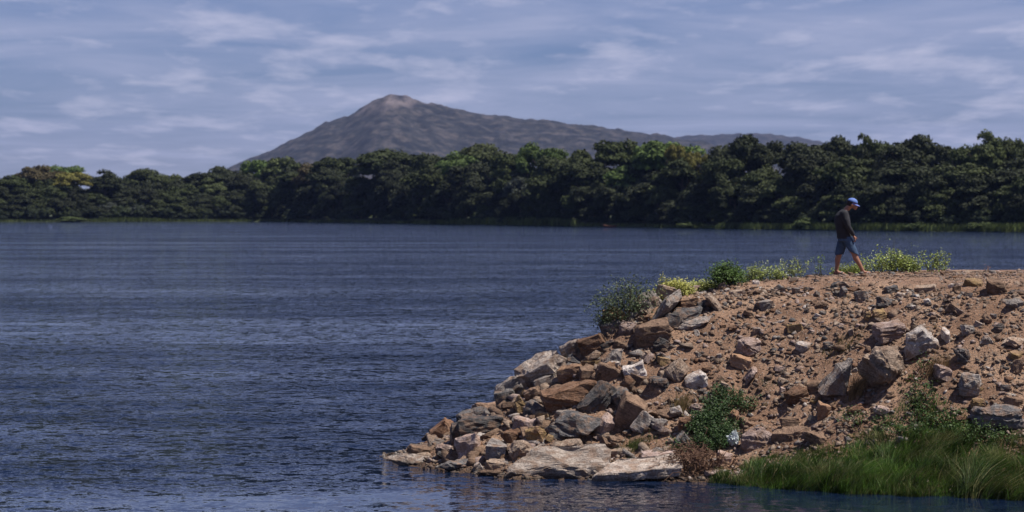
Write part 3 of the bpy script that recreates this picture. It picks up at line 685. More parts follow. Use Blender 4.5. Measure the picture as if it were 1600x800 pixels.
def reed_grass():
    rs = np.random.RandomState(9); P = []; H = []; LN = []
    while len(P) < 36000:
        px = rs.uniform(1105, 1680); top = np.interp(px, [1105, 1140, 1180, 1240, 1290, 1340, 1390, 1440, 1500, 1560, 1680], [752, 736, 716, 702, 694, 676, 645, 606, 640, 672, 680])
        y = rs.uniform(46.2, 52); x = (px - 800) / F * y; h = hz(x, y)
        if h < -.10: continue
        py = 325 + F * (CAMZ - max(h, 0)) / y
        if py < top + rs.normal() * 6: continue
        t = (py - top) / (782 - top)
        nn = noise.noise(Vector((x * 1.3, y * 1.3, 0))); n2 = noise.noise(Vector((x * 3.1, y * 3.1, 4)))
        if rs.rand() > .25 + 1.3 * t + .8 * n2: continue
        P.append((x, y, h - .02)); H.append(max(.08, .10 + .42 * min(1, t * 1.25) * (.75 + .9 * nn + .9 * n2)))
        n3 = noise.noise(Vector((x * 5, y * 5, 9))); LN.append((.28 + .7 * nn + 1.1 * n3, -.2 + n2 * 1.2, 0))
    P = np.array(P); H = np.array(H)
    V, Fc = blades(P, H, rs.choice([.011, .016, .028], len(P), p=[.4, .4, .2]), np.array(LN), rs, 3)
    m = leaf_mat('reed_grass', (.052, .105, .018), .65, .42, False, 1.2)
    t = m.node_tree; b = t.nodes['Principled BSDF']
    geo = N(t, 'ShaderNodeNewGeometry'); n1 = noisen(t, mapping(t, geo.outputs['Position'], (.9, .9, 2)), 1.3, 4, .65)
    ln = b.inputs['Base Color'].links[0].from_socket
    c = mixc(t, ramp(t, n1, [(.44, 0.0), (.62, .75)]), ln, (.15, .13, .045))
    isl = ramp(t, geo.outputs['Random Per Island'], [(.84, 0.0), (.88, .85)])
    c = mixc(t, isl, c, (.30, .25, .12))
    L(t, c, b.inputs['Base Color'])
    tag(link('reed_grass', arr_mesh('reed_grass', V, Fc), m), 'long dark green wind-swept grass along the near waterline', kind='stuff')
reed_grass()
# dry twig pile
def twig_pile():
    rnd = random.Random(8); base, _ = ground(1088, 738); root = empty('dry_twig_pile', base)
    tag(root, 'pile of dead brown stems between the long low slab and the grass', 'twigs')
    m = flat_mat('dead_stem', (.15, .085, .055), .9, .5, 8)
    for q in range(3):
        bm = bmesh.new()
        for i in range(80):
            x = rnd.gauss(0, .28) - .05; y = rnd.gauss(0, .2); z = .02 + max(0, .33 - abs(x) * .45) * rnd.random() + max(0, min(.5, hz(base.x + x, base.y + y) - base.z))
            a = rnd.gauss(1.57, .9); l = rnd.uniform(.15, .45); d = Vector((math.cos(a), rnd.uniform(-.5, .5), math.sin(a) * .8)); b2 = Vector((rnd.gauss(0, .06), rnd.gauss(0, .05), -.07))
            p0 = Vector((x, y, z)); add_tube(bm, [p0, p0 + d * l * .5 + b2 * -.6, p0 + d * l + b2], [.010, .008, .004], 4)
        tag(link('stem_bundle', bm_mesh('stem_bundle', bm), m, root), kind='stuff')
    rs = np.random.RandomState(4); C = np.stack([rs.normal(0, .3, 500), rs.normal(0, .2, 500), rs.uniform(0, .3, 500)], 1)
    V, Fc = leaves(C, .06, .02, np.array([0, -.3, 1.]), rs); tag(link('dead_leaves', arr_mesh('dead_leaves', V, Fc), leaf_mat('dead_leaf', (.15, .085, .05), .5, .2), root), kind='stuff')
twig_pile()
# crumpled plastic bag
def bag():
    base, _ = ground(1145, 696); bm = bmesh.new(); bmesh.ops.create_icosphere(bm, subdivisions=4, radius=1)
    for v in bm.verts:
        n = v.co.copy(); q = n * 2.3
        r = 1 + .5 * (abs(noise.noise(q)) * 2 - .5) + .25 * noise.noise(n * 6)
        v.co = Vector((n.x * .10 * r, n.y * .08 * r, (n.z * .11 * r) * (1.5 if n.z > .4 and n.x > 0 else 1)))
    m, t, b = mat('plastic_film', .3); b.inputs['Base Color'].default_value = (.42, .46, .47, 1)
    o = link('plastic_bag', bm_mesh('plastic_bag', bm), m); o.location = base + Vector((0, -.05, .1))
    tag(o, 'crumpled whitish plastic bag caught at the right foot of the creeping bush', 'bag')
bag()
# ------------------------------------------------------------ walking man
def build_man():
    feet = at(1320, 429.6, 60.0); base = Vector((feet.x, 60.0, hz(feet.x, 60.0)))
    root = empty('person', base, R(-6)); tag(root, 'man in a blue cap, dark long sleeved shirt and denim shorts walking with head bowed', 'person'); root.scale = (1.12, 1.1, 1.0)
    skin = flat_mat('skin', (.29, .14, .09), .55, .12, 12); shirt = flat_mat('dark_shirt', (.022, .023, .029), .9, .3, 8, .006)
    denim = flat_mat('denim', (.038, .068, .125), .9, .45, 9, .01); hairm = flat_mat('dark_hair', (.03, .02, .018), .8)
    capm = flat_mat('blue_cap', (.10, .17, .42), .7, .15, 30); capw = flat_mat('cap_brim', (.15, .19, .50), .7, .1, 20)
    sole = flat_mat('flip_flop', (.20, .14, .12), .7); strapm = flat_mat('flip_flop_strap', (.45, .42, .42), .6)
    def ell(bm, c, r, rot=(0, 0, 0), sub=3):
        M = Matrix.Translation(c) @ Euler(rot).to_matrix().to_4x4() @ Matrix.Diagonal((*r, 1))
        bmesh.ops.create_icosphere(bm, subdivisions=sub, radius=1, matrix=M)
    def limb(bm, pts, rads, seg=14, fy=1.0):
        add_tube(bm, pts, rads, seg, True, fy)
        for p, r in zip(pts, rads): ell(bm, p, (r, r, r), sub=2)
    def loft(bm, rings, seg=24, cap=True):
        rr = []
        for (x, y, z, rx, ry, tl) in rings:
            rr.append([bm.verts.new((x + math.cos(2 * math.pi * k / seg) * rx, y + math.sin(2 * math.pi * k / seg) * ry, z + math.cos(2 * math.pi * k / seg) * tl)) for k in range(seg)])
        for i in range(len(rr) - 1):
            for k in range(seg): bm.faces.new((rr[i][k], rr[i][(k + 1) % seg], rr[i + 1][(k + 1) % seg], rr[i + 1][k]))
        if cap: bm.faces.new(rr[0][::-1]); bm.faces.new(rr[-1])
    def remesh(o, vs, sm=2):
        md = o.modifiers.new('skin_join', 'REMESH'); md.mode = 'VOXEL'; md.voxel_size = vs; md.use_smooth_shade = True
        s2 = o.modifiers.new('soften', 'SMOOTH'); s2.iterations = sm; s2.factor = .6
    hd = Vector((.145, 0, 1.555))
    # body: one continuous surface
    bm = bmesh.new()
    loft(bm, [(0, 0, .80, .10, .13, 0), (-.02, 0, .95, .105, .145, 0), (-.04, 0, 1.15, .12, .16, 0), (-.045, 0, 1.3, .115, .165, 0), (-.01, 0, 1.40, .08, .12, 0), (.03, 0, 1.44, .05, .06, 0)])
    limb(bm, [(-.005, 0, 1.38), (.04, 0, 1.455), (.09, 0, 1.51)], [.062, .057, .056])
    ell(bm, hd + Vector((-.012, 0, .015)), (.094, .076, .098), (0, .5, 0)); ell(bm, hd + Vector((.048, 0, -.052)), (.058, .056, .055), (0, .5, 0))
    ell(bm, hd + Vector((.088, 0, -.048)), (.022, .016, .018)); limb(bm, [hd + Vector((.078, 0, -.015)), hd + Vector((.098, 0, -.045))], [.010, .013], 8)   # nose
    ell(bm, hd + Vector((.070, 0, -.088)), (.02, .026, .008), (0, .5, 0), 2); ell(bm, hd + Vector((.055, 0, -.105)), (.026, .03, .022))            # mouth, chin
    for s in (-1, 1):
        ell(bm, hd + Vector((.066, s * .03, -.012)), (.012, .015, .011), sub=2)
        ell(bm, hd + Vector((-.012, s * .078, -.02)), (.020, .010, .031), (0, .5, 0), 2)
    # arms: near (s=-1) and far
    for s in (-1, 1):
        sh = (-.02, s * .175, 1.355); el = (.055 + (.02 if s > 0 else 0), s * .215, 1.07); wr = (.165, s * .135, .875)
        limb(bm, [sh, ((sh[0] + el[0]) / 2, s * .20, 1.21), el], [.058, .050, .042])
        limb(bm, [el, (.11, s * .18, .975), wr], [.042, .040, .027])
        pm = Vector(wr) + Vector((.022, -s * .012, -.052)); ell(bm, pm, (.025, .036, .046), (0, -.35, 0))
        for f_, (oy, ln) in enumerate(((-.027, .060), (-.009, .070), (.009, .066), (.026, .052))):
            a = pm + Vector((.008, oy, -.034)); b_ = a + Vector((.010, 0, -ln * .42)); c_ = b_ + Vector((-.012, 0, -ln * .32)); d_ = c_ + Vector((-.02, 0, -ln * .12))
            limb(bm, [a, b_, c_, d_], [.0105, .0095, .0088, .0078], 8)
        a = pm + Vector((.018, -s * .03, .012)); limb(bm, [a, a + Vector((.022, -s * .008, -.022)), a + Vector((.028, -s * .002, -.046))], [.013, .011, .009], 8)
    # legs: rear (far, +y) and front (near, -y)
    def leg(hip, kn, an, toe_dir, s):
        limb(bm, [hip, ((hip[0] + kn[0]) / 2, hip[1], (hip[2] + kn[2]) / 2), kn], [.092, .078, .057])
        cf = Vector(kn).lerp(Vector(an), .32) + Vector((-.012, 0, 0))
        limb(bm, [kn, cf, Vector(kn).lerp(Vector(an), .7), an], [.055, .058, .042, .036])
        he = Vector(an) + Vector((-.025, 0, -.05)); ball = he + Vector((.16, 0, 0)) + Vector(toe_dir)
        limb(bm, [Vector(an), Vector(an) + Vector((.03, 0, -.045)), ball], [.036, .038, .026]); ell(bm, he, (.036, .032, .032))
        for q in range(5):
            tl = ball + Vector((.0, (q - 2) * .017, -.006)); limb(bm, [tl, tl + Vector((.045 - abs(q - 3.2 * (1 if s < 0 else 1)) * .004, 0, -.004))], [.012, .010], 8)
    leg((-.005, .08, .83), (-.105, .085, .475), (-.165, .09, .100), (0, 0, -.015), 1)
    leg((.015, -.08, .83), (.175, -.085, .485), (.345, -.09, .105), (0, 0, .0), -1)
    o = link('body', bm_mesh('body', bm), skin, root, True); remesh(o, .0055, 2)
    # shirt
    bm = bmesh.new()
    loft(bm, [(-.005, 0, .80, .150, .185, .0), (-.01, 0, .90, .148, .175, 0), (-.03, 0, 1.05, .150, .178, 0), (-.048, 0, 1.20, .158, .190, 0), (-.05, 0, 1.31, .146, .200, 0), (-.02, 0, 1.385, .100, .165, -.02), (.012, 0, 1.43, .074, .09, -.02)])
    for s in (-1, 1):
        limb(bm, [(-.02, s * .165, 1.345), (.015, s * .21, 1.21), (.055, s * .222, 1.07)], [.086, .070, .059], 16)
        limb(bm, [(.055, s * .222, 1.07), (.105, s * .19, .985), (.156, s * .145, .895)], [.055, .050, .038], 16)
    # folds
    for v in bm.verts:
        n = noise.noise(Vector((v.co.x * 7, v.co.y * 7, v.co.z * 11))); v.co += Vector((n * .010, n * .008, 0))
    o = link('shirt', bm_mesh('shirt', bm), shirt, root, True); remesh(o, .008, 3)
    # shorts
    bm = bmesh.new()
    loft(bm, [(0, 0, .90, .130, .165, 0), (0, 0, .80, .138, .178, 0), (.0, 0, .74, .132, .175, 0)])
    loft(bm, [(-.01, .08, .84, .115, .095, 0), (-.045, .082, .70, .108, .09, 0), (-.085, .085, .55, .094, .085, 0), (-.105, .085, .445, .090, .084, .01)])
    loft(bm, [(.02, -.08, .84, .115, .095, 0), (.075, -.082, .70, .106, .09, 0), (.145, -.085, .56, .094, .086, 0), (.185, -.085, .475, .088, .084, -.035)])
    for v in bm.verts:
        n = noise.noise(Vector((v.co.x * 9, v.co.y * 9, v.co.z * 9))); v.co += Vector((n * .012, n * .010, 0))
    o = link('shorts', bm_mesh('shorts', bm), denim, root, True); remesh(o, .008, 2)
    # hair and cap
    bm = bmesh.new(); ell(bm, hd + Vector((-.024, 0, .018)), (.092, .081, .090), (0, .5, 0))
    bmesh.ops.delete(bm, geom=[v for v in bm.verts if (v.co - hd).x > .03 or (v.co - hd).z < -.055], context='VERTS')
    link('hair', bm_mesh('hair', bm), hairm, root, True)
    bm = bmesh.new(); ell(bm, (0, 0, 0), (.108, .088, .092))
    bmesh.ops.delete(bm, geom=[v for v in bm.verts if v.co.z < -.012], context='VERTS')
    o = link('cap', bm_mesh('cap', bm), capm, root, True); o.location = hd + Vector((.0, 0, .048)); o.rotation_euler = (0, .42, 0)
    md = o.modifiers.new('thick', 'SOLIDIFY'); md.thickness = .004
    bm = bmesh.new(); n = 14; top = []; 
    for k in range(n + 1):
        a = -math.pi / 2 + math.pi * k / n
        i_ = bm.verts.new((math.cos(a) * .085, math.sin(a) * .078, -.006 - .012 * abs(math.sin(a)))); o_ = bm.verts.new((math.cos(a) * .175 if math.cos(a) > .0 else 0, math.sin(a) * .079, -.020 - .022 * abs(math.sin(a))))
        top.append((i_, o_))
    for k in range(n): bm.faces.new((top[k][0], top[k][1], top[k + 1][1], top[k + 1][0]))
    b2 = link('brim', bm_mesh('brim', bm), capw, o, True); md = b2.modifiers.new('thick', 'SOLIDIFY'); md.thickness = .006
    bm = bmesh.new(); ell(bm, (0, 0, .092), (.008, .008, .005), sub=2); link('button', bm_mesh('button', bm), capw, o, True)
    # flip flops
    for (x, y) in ((-.165, .09), (.345, -.09)):
        bm = bmesh.new(); top = []; bot = []; n = 20
        for k in range(n):
            a = 2 * math.pi * k / n; xx = .065 + math.cos(a) * .142; ww = .043 + .009 * math.cos(a)
            top.append(bm.verts.new((xx, math.sin(a) * ww, .020))); bot.append(bm.verts.new((xx, math.sin(a) * ww, 0)))
        bm.faces.new(top); bm.faces.new(bot[::-1])
        for k in range(n): bm.faces.new((bot[k], bot[(k + 1) % n], top[(k + 1) % n], top[k]))
        f1 = link('flip_flop', bm_mesh('flip_flop', bm), sole, root); f1.location = (x, y, .003)
        bm = bmesh.new()
        for s in (-1, 1): add_tube(bm, [(.155, 0, .028), (.11, s * .034, .062), (.06, s * .047, .026)], [.007, .009, .007], 6)
        link('strap', bm_mesh('strap', bm), strapm, f1, True)
build_man()
# ------------------------------------------------------------ far bank
SHORE = [(-4500, 1350), (-1200, 1150), (-400, 1010)]
for px, py in [(0, 347), (200, 346.6), (400, 346.4), (600, 349), (700, 351), (900, 354), (1000, 355.5), (1150, 358), (1400, 361), (1600, 363)]:
    d = F * CAMZ / (py - 325.0); SHORE.append(((px - 800) * d / F, d))
SHORE += [(180, 500), (600, 430), (4500, 400)]
SHX = [p[0] for p in SHORE]; SHY = [p[1] for p in SHORE]
def shore_at(px):
    lo, hi = 300., 1400.
    for _ in range(40):
        m_ = (lo + hi) / 2; x = (px - 800) * m_ / F
        if m_ < np.interp(x, SHX, SHY): lo = m_
        else: hi = m_
    return lo
def far_land():
    xs = np.unique(np.concatenate([np.linspace(-4500, -450, 20), np.arange(-450, 250, 5.), np.linspace(260, 4500, 20)]))
    offs = [-6, 0, 1.5, 5, 15, 40, 80, 200, 600, 1500, 4000, 12200]; zs = [-1, .0, .35, .8, 1.3, 1.8, 2, 2, 2, 2.5, 3, 3]
    V = []
    for k, (o_, z) in enumerate(zip(offs, zs)):
        for x in xs:
            y = np.interp(x, SHX, SHY) + noise.noise(Vector((x * .05, 0, 0))) * 6 * (1 if k < 9 else 0)
            V.append((x, min(y + o_, 13000) if k < 11 else 13000, z + (noise.noise(Vector((x * .1, o_ * .1, 2))) * .3 if 1 < k < 8 else 0)))
    nx = len(xs); idx = np.arange(len(V)).reshape(len(offs), nx)
    q = np.stack([idx[:-1, :-1], idx[:-1, 1:], idx[1:, 1:], idx[1:, :-1]], -1).reshape(-1, 4)
    m = flat_mat('far_bank_earth', (.035, .045, .018), .95, .4, .15)
    tag(link('far_bank', arr_mesh('far_bank', V, q, True), m), 'low earth bank beyond the river', kind='structure')
far_land()
def hills(name, D, sil, depth, nx, ny, seed, label, rock=(150, 290)):
    px = np.linspace(sil[0][0], sil[-1][0], nx); sy = np.interp(px, [s[0] for s in sil], [s[1] for s in sil])
    V = []
    for j in range(ny):
        t = -1 + 2 * j / (ny - 1); y = D + t * depth
        for i in range(nx):
            x = (px[i] - 800) * D / F; H_ = max(0, (325 - sy[i]) * D / F + CAMZ)
            bell = (1 - abs(t) ** 1.35) if t < 0 else (1 - t ** 2)
            rid2 = abs(noise.noise(Vector((x * .014, y * .004, seed + 9)))) * .16 * H_ * (1 - bell)
            w = Vector((x * .0022, y * .0022, seed)); 
            n = noise.hetero_terrain(w * 2, .9, 2.1, 5, .6) * .045 * H_ * (1 - bell) * 2
            n += noise.fractal(Vector((x * .03, y * .03, seed)), .8, 2.1, 4) * 5.5 * min(1, H_ / 60)
            rid = (1 - abs(noise.noise(Vector((x * .006, y * .0022, seed + 4))))) * .22 * H_ * (1 - bell) * 1.4
            V.append((x, y, max(-3, H_ * bell + n - rid - rid2 + (2 if bell > 0 else -3))))
    idx = np.arange(nx * ny).reshape(ny, nx); q = np.stack([idx[:-1, :-1], idx[:-1, 1:], idx[1:, 1:], idx[1:, :-1]], -1).reshape(-1, 4)
    me = arr_mesh(name, V, q, False)
    m, t, b = mat(name + '_scrub', .95)
    geo = N(t, 'ShaderNodeNewGeometry'); v = geo.outputs['Position']; sz = N(t, 'ShaderNodeSeparateXYZ'); L(t, v, sz.inputs[0])
    scr = ramp(t, noisen(t, v, .035, 6, .7), [(.40, (.005, .007, .009)), (.52, (.020, .021, .021)), (.62, (.06, .052, .05))])
    rk = ramp(t, noisen(t, mapping(t, v, (1, .3, 1.2)), .02, 7, .72), [(.38, (.016, .016, .02)), (.58, (.15, .125, .125))])
    hgt = N(t, 'ShaderNodeMapRange'); hgt.inputs[1].default_value = rock[0]; hgt.inputs[2].default_value = rock[1]; L(t, sz.outputs[2], hgt.inputs[0])
    pn = noisen(t, mapping(t, v, (1, .25, 1)), .012, 5, .6)
    msk = ramp(t, mth(t, 'ADD', mth(t, 'MULTIPLY', hgt.outputs[0], .50), mth(t, 'MULTIPLY', pn, .72)), [(.60, 0.0), (.72, .85)])
    L(t, mixc(t, msk, scr, rk), b.inputs['Base Color'])
    tag(link(name, me, m), label, kind='structure')
hills('mountain', 6000, [(300, 325), (350, 272), (380, 254), (430, 235), (470, 214), (510, 193), (545, 183), (570, 168), (590, 156), (610, 150), (632, 150), (655, 159), (690, 166), (730, 176), (800, 186), (860, 191), (930, 200), (990, 208), (1040, 214), (1100, 224), (1200, 248), (1350, 325)], 900, 420, 90, 1.7, 'scrub covered mountain with a bare rocky peak across the river')
hills('far_ridge', 9000, [(700, 300), (960, 240), (1060, 214), (1120, 211), (1180, 209), (1240, 214), (1300, 226), (1450, 260), (1700, 300)], 1200, 200, 40, 5.1, 'low blue ridge behind the mountain', (900, 1000))
hills('far_hills', 10500, [(-300, 300), (-60, 268), (0, 278), (30, 290), (120, 312)], 900, 80, 24, 9.1, 'faint blue hill at the far left horizon', (900, 1000))
# trees
def crown_mesh(seed, flat=.8, ncl=46, per=210, ls=.058):
    rs = np.random.RandomState(seed); parts = []
    for k in range(ncl):
        d = rs.normal(size=3); d /= np.linalg.norm(d)
        if d[2] < -.55: d[2] *= -.6
        r = rs.uniform(.45, .86); c = d * r * np.array([1, 1, flat]); rad = rs.uniform(.2, .38)
        u = rs.normal(size=(per, 3)); u /= np.linalg.norm(u, axis=1)[:, None]; u[:, 2] = np.where(u[:, 2] < -.2, -u[:, 2] * .5, u[:, 2])
        C = c + u * rad * rs.uniform(.75, 1.08, (per, 1)) * np.array([1, 1, .72])
        n = len(C); nb = u + rs.normal(size=(n, 3)) * .45; dd = np.cross(nb, rs.normal(size=(n, 3))); dd /= np.linalg.norm(dd, axis=1)[:, None]
        w = np.cross(dd, nb); w /= np.linalg.norm(w, axis=1)[:, None]; l = ls * rs.uniform(.6, 1.3, (n, 1))
        V = np.stack([C - dd * l, C + w * l * .7, C + dd * l, C - w * l * .7], 1).reshape(-1, 3); parts.append((V, np.arange(n * 4).reshape(n, 4)))
    V, Fc = join(parts); me = arr_mesh('crown', V, Fc); me.materials.append(M_crown); return me
CROWNS = [crown_mesh(100 + i, [.75, .8, .9, .7][i % 4], [46, 40, 54, 36][i % 4]) for i in range(9)]
SPARSE = [crown_mesh(150 + i, .95, 18, 90, .07) for i in range(2)]
def trunk_mesh(seed):
    rnd = random.Random(seed); bm = bmesh.new()
    add_tube(bm, [(0, 0, 0), (.02, 0, .3), (-.01, .02, .62), (.03, 0, .9)], [.035, .026, .02, .008], 7)
    for k in range(6):
        a = rnd.uniform(0, 6.28); z = rnd.uniform(.25, .6); l = rnd.uniform(.22, .4)
        add_tube(bm, [(0, 0, z), (math.cos(a) * l * .5, math.sin(a) * l * .5, z + .1), (math.cos(a) * l, math.sin(a) * l, z + .28)], [.014, .010, .004], 5)
    me = bm_mesh('trunk', bm); me.materials.append(M_bark); return me
TRUNKS = [trunk_mesh(i) for i in range(3)]
DK, MD, OL, LG, YE, BN, GY_ = (.022, .029, .010), (.034, .046, .012), (.055, .07, .022), (.07, .108, .026), (.15, .14, .03), (.08, .066, .03), (.05, .06, .045)  # foliage colours; DK carries cloud shade, LG sunshine, painted into the leaf tone
trnd = random.Random(77)
def tree(name, px, topy, wpx, back, colr, label, group=None, hfrac=.56, sparse=False, k=None):
    D = shore_at(px) + back; x = (px - 800) * D / F; gz = 1.6
    topz = CAMZ + (325 - topy) * D / F; H_ = topz - gz; rw = wpx * D / F / 2
    rz = H_ * hfrac / 2 / .82
    root = empty(name, (x, D, gz)); tag(root, label, 'tree', group)
    cm = (SPARSE if sparse else CROWNS)[k if k is not None else trnd.randrange(2 if sparse else 9)]
    c = bpy.data.objects.new('crown', cm); COL.objects.link(c); c.parent = root
    fl = .85
    c.scale = (rw, rw * trnd.uniform(.85, 1.1), rz); c.location = (0, 0, H_ - rz * .93); c.rotation_euler = (0, 0, trnd.uniform(0, 6.28))
    v = trnd.uniform(.8, 1.2); c.color = (colr[0] * v, colr[1] * v, colr[2] * v, 1)
    t = bpy.data.objects.new('trunk', trnd.choice(TRUNKS)); COL.objects.link(t); t.parent = root; t.scale = (H_ * .9,) * 3
    return root
SKY = [
 (18, 272, 60, 30, MD, 'dark rounded tree at the far left edge of the far bank'),
 (58, 256, 64, 34, BN, 'russet brown crowned tree at the left of the far bank'),
 (98, 256, 62, 44, LG, 'green topped tree behind the russet one'),
 (112, 264, 60, 24, YE, 'golden yellow tree next to the russet one at the left'),
 (164, 268, 46, 22, DK, 'small very dark round tree right of the golden tree'),
 (222, 261, 54, 40, OL, 'feathery light olive tree on the left skyline'),
 (262, 270, 50, 36, OL, 'low pale olive tree right of the feathery one on the left skyline'),
 (310, 266, 60, 30, DK, 'dark low tree left of the foot of the mountain'),
 (352, 259, 60, 30, DK, 'dark tree where the mountain slope meets the treeline'),
 (405, 243, 50, 40, LG, 'spiky bright green tree against the lower mountain slope'),
 (447, 242, 60, 40, OL, 'fluffy olive tree right of the spiky bright green one'),
 (490, 252, 50, 30, BN, 'brownish tree below the left mountain slope'),
 (525, 241, 66, 40, MD, 'flat topped green tree left of the tall umbrella tree'),
 (617, 230, 110, 40, MD, 'wide dome shaped dark tree straight under the peak'),
 (672, 236, 56, 30, MD, 'dark tree with a small bump right of the wide dome'),
 (748, 222, 96, 50, OL, 'broad olive umbrella tree right of the peak'),
 (715, 236, 56, 26, LG, 'bright green tree in front of the broad olive umbrella tree'),
 (792, 232, 54, 30, MD, 'small tree between the olive umbrella tree and the two green ones'),
 (832, 219, 52, 34, LG, 'left one of two vivid green trees on the middle skyline'),
 (862, 222, 46, 36, LG, 'right one of two vivid green trees on the middle skyline'),
 (905, 232, 64, 24, OL, 'low yellow green tree before the large grey green dome'),
 (968, 214, 74, 48, MD, 'large smooth grey green dome tree on the middle skyline'),
 (1040, 214, 92, 36, LG, 'big sunlit green tree with yellow blossom at its top'),
 (1056, 216, 30, 33, YE, 'yellow blossoming tree tucked at the top of the big sunlit one'),
 (1088, 230, 40, 30, YE, 'small golden tree right of the yellow blossoming one'),
 (1118, 232, 44, 30, DK, 'thin dark tree in the dip before the flat spreading one'),
 (1160, 208, 76, 34, DK, 'flat spreading dark tree starting the high right treeline'),
 (1203, 216, 64, 36, DK, 'dark tree just right of the flat spreading one'),
 (1252, 214, 74, 36, DK, 'dark broad tree above and left of the man'),
 (1298, 212, 70, 34, DK, 'dark broad tree on the skyline above the man'),
 (1316, 210, 44, 46, MD, 'mid green tree with a light top above the man'),
 (1352, 206, 36, 30, OL, 'spindly olive tree poking above the right skyline'),
 (1378, 215, 54, 34, MD, 'rounded green tree right of the spindly olive one'),
 (1425, 208, 82, 36, DK, 'tall black green dome on the right skyline'),
 (1480, 219, 46, 34, DK, 'small separate dark dome in the gap of the right skyline'),
 (1515, 224, 60, 30, MD, 'low green tree left of the feathery pair at the right'),
 (1545, 208, 56, 30, OL, 'feathery olive tree near the right edge'),
 (1582, 210, 44, 36, OL, 'upright light topped tree at the right edge'),
 (1622, 224, 60, 30, MD, 'tree cut off by the right edge of the treeline'),
]
for i, (px, ty, w, bk, c, lab) in enumerate(SKY):
    sp = lab.startswith(('spindly', 'thin'))
    tree('riverside_tree', px, ty - 2, w * 1.3, bk, c, lab, sparse=sp)
for px, ty, w, lab in [(285, 276, 70, 'dark tree filling the low dip of the left skyline'), (1349, 222, 70, 'dark tree behind the spindly olive one on the right skyline'), (1386, 228, 70, 'dark tree behind the rounded green one on the right skyline'), (235, 276, 70, 'dark tree under the feathery light olive one on the left')]:
    tree('riverside_tree', px, ty, w, 27, DK, lab, hfrac=1.0)
skx = [s[0] for s in SKY]; sky_y = [s[1] for s in SKY]; o_ = np.argsort(skx); skx = np.array(skx)[o_]; sky_y = np.array(sky_y)[o_]
pal = [DK, DK, DK, MD, MD, OL, DK, GY_, MD, DK, MD, DK]
for row, (bk, fr, wm) in enumerate([(8, .36, 8.5), (11, .54, 11), (14, .70, 13), (22, .86, 15), (30, .80, 15), (44, .66, 16)]):
    px = -40.0 - row * 7
    while px < 1660:
        D = shore_at(px) + bk; sh = 325 + F * CAMZ / shore_at(px); top = np.interp(px, skx, sky_y) + 6
        if px < 520 and row >= 4: fr_ = .93
        else: fr_ = fr
        ty = sh - (sh - top) * fr_ * trnd.uniform(.82, 1.08); ty = max(ty, top + 4)
        w = wm * F / D * trnd.uniform(.85, 1.2)
        c = trnd.choice(pal)
        if c is GY_ and trnd.random() < .5: c = MD
        if 650 < px < 1110 and fr > .8 and trnd.random() < .35: c = LG  # sunlit middle stretch of the wood, painted with the lighter leaf colour
        reg = 'left' if px < 400 else ('middle' if px < 1100 else 'right')
        rl = ['front row at the waterside', 'second row', 'third row', 'back row under the skyline', 'deep row inside the wood', 'deepest row inside the wood'][row]
        tree('riverside_tree', px, ty, w, bk, c, f'dark green tree of the {rl}, {reg} part of the far bank', f'{rl} trees, {reg}', hfrac=[1.25, 1.0, .8, .62, 1.1, 1.3][row])
        px += w * (.5 if row == 4 else .74)
# reeds and low scrub along the far shore
def far_reeds():
    rs = np.random.RandomState(2); P = []; H = []
    for i in range(30000):
        px = rs.uniform(-60, 1680); D = shore_at(px) + rs.uniform(-2.0, 2.2); x = (px - 800) * D / F
        g = .45 + .55 * noise.noise(Vector((x * .035, 1.5, 0))) + (.35 if px > 1120 else 0) + (.3 if 640 < px < 900 else 0)
        if rs.rand() > max(.35, g): continue
        P.append((x, D, .1)); H.append(max(.45, g) * 2.4)
    V, Fc = blades(np.array(P), np.array(H), .28, np.array([.2, -.2, 0]), rs, 2)
    o = link('shore_reeds', arr_mesh('shore_reeds', V, Fc), leaf_mat('shore_reed', (.10, .13, .038), .45, .25, False, .08))
    tag(o, 'band of low green reeds along the foot of the far trees', kind='stuff')
far_reeds()
q = -40.0
while q < 1650:
    D = shore_at(q) + trnd.uniform(5, 8); x = (q - 800) * D / F; wm = trnd.uniform(6, 10); hm = trnd.uniform(3.5, 6.5)
    o = bpy.data.objects.new('riverside_shrub', trnd.choice(CROWNS)); COL.objects.link(o)
    o.scale = (wm / 2, wm / 2.6, hm / 2 * 1.25); o.location = (x, D, hm / 2 - .4); o.rotation_euler = (0, 0, trnd.uniform(0, 6)); v = trnd.uniform(.8, 1.5); o.color = (.020 * v, .030 * v, .012 * v, 1)
    tag(o, 'dark green undergrowth shrub at the foot of the far trees', 'shrub', 'undergrowth at the foot of the far trees')
    q += wm * F / D * .7
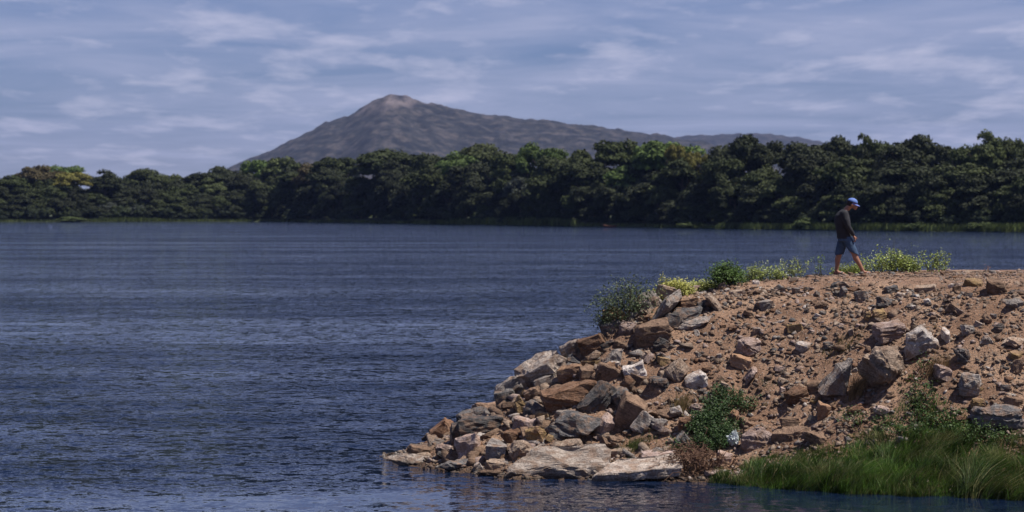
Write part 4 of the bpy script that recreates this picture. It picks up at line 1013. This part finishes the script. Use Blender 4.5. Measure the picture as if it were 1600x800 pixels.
for i, (px, w, hh, lab) in enumerate([(112, 46, 11, 'low pale green shrub on the water at the left of the far bank'), (1265, 60, 24, 'green riverside shrub directly left of the man at the far shore'), (1440, 50, 20, 'green riverside shrub right of the man at the far shore'), (1540, 60, 22, 'green riverside shrub near the right edge at the far shore'), (1085, 50, 14, 'small green riverside shrub in the middle right far shore')]):
    D = shore_at(px) - .5 + (2 if i else -1); x = (px - 800) * D / F
    o = bpy.data.objects.new('riverside_shrub', CROWNS[i]); COL.objects.link(o); k = D / F
    o.scale = (w * k / 2, w * k / 2.5, hh * k * .6); o.location = (x, D, hh * k * .3); o.color = (.07, .095, .03, 1); tag(o, lab, 'shrub')
# wooden canoe at the far shore
def canoe():
    D = shore_at(958) - 3; x = (958 - 800) * D / F; root = empty('canoe', (x, D, 0), .05); tag(root, 'reddish brown wooden canoe moored under the far trees', 'boat')
    bm = bmesh.new(); n = 15; rings = []
    for i in range(n):
        t = -1 + 2 * i / (n - 1); w = .5 * max(.03, 1 - abs(t) ** 2.4); sh_ = .30 * t ** 4; L2 = 2.6 * t
        rings.append([bm.verts.new(p) for p in ((L2, -w, .5 + sh_), (L2, -w * .75, .1 + sh_), (L2, 0, -.08 + sh_), (L2, w * .75, .1 + sh_), (L2, w, .5 + sh_))])
    for i in range(n - 1):
        for k in range(4): bm.faces.new((rings[i][k], rings[i + 1][k], rings[i + 1][k + 1], rings[i][k + 1]))
    h = link('hull', bm_mesh('hull', bm), flat_mat('boat_wood', (.12, .05, .03), .7), root, True); md = h.modifiers.new('t', 'SOLIDIFY'); md.thickness = .05
    for q in (-1.0, .9):
        bm = bmesh.new(); bmesh.ops.create_cube(bm, size=1, matrix=Matrix.Translation((q, 0, .42)) @ Matrix.Diagonal((.22, .9, .04, 1))); link('seat', bm_mesh('seat', bm), flat_mat('seat_wood', (.16, .1, .06)), root)
canoe()
# ------------------------------------------------------------ haze
def haze():
    bm = bmesh.new(); bmesh.ops.create_cube(bm, size=1, matrix=Matrix.Translation((0, 6700, 198.5)) @ Matrix.Diagonal((9400, 13800, 403, 1)))
    m = bpy.data.materials.new('haze_air'); m.use_nodes = True; t = m.node_tree; t.nodes.clear()
    pv = t.nodes.new('ShaderNodeVolumePrincipled'); pv.inputs['Color'].default_value = (.36, .50, 1.0, 1); pv.inputs['Density'].default_value = 2.7e-5; pv.inputs['Anisotropy'].default_value = .2
    out = t.nodes.new('ShaderNodeOutputMaterial'); t.links.new(pv.outputs[0], out.inputs['Volume'])
    tag(link('haze', bm_mesh('haze', bm), m), 'thin blue haze over the river and mountain', kind='stuff')
haze()
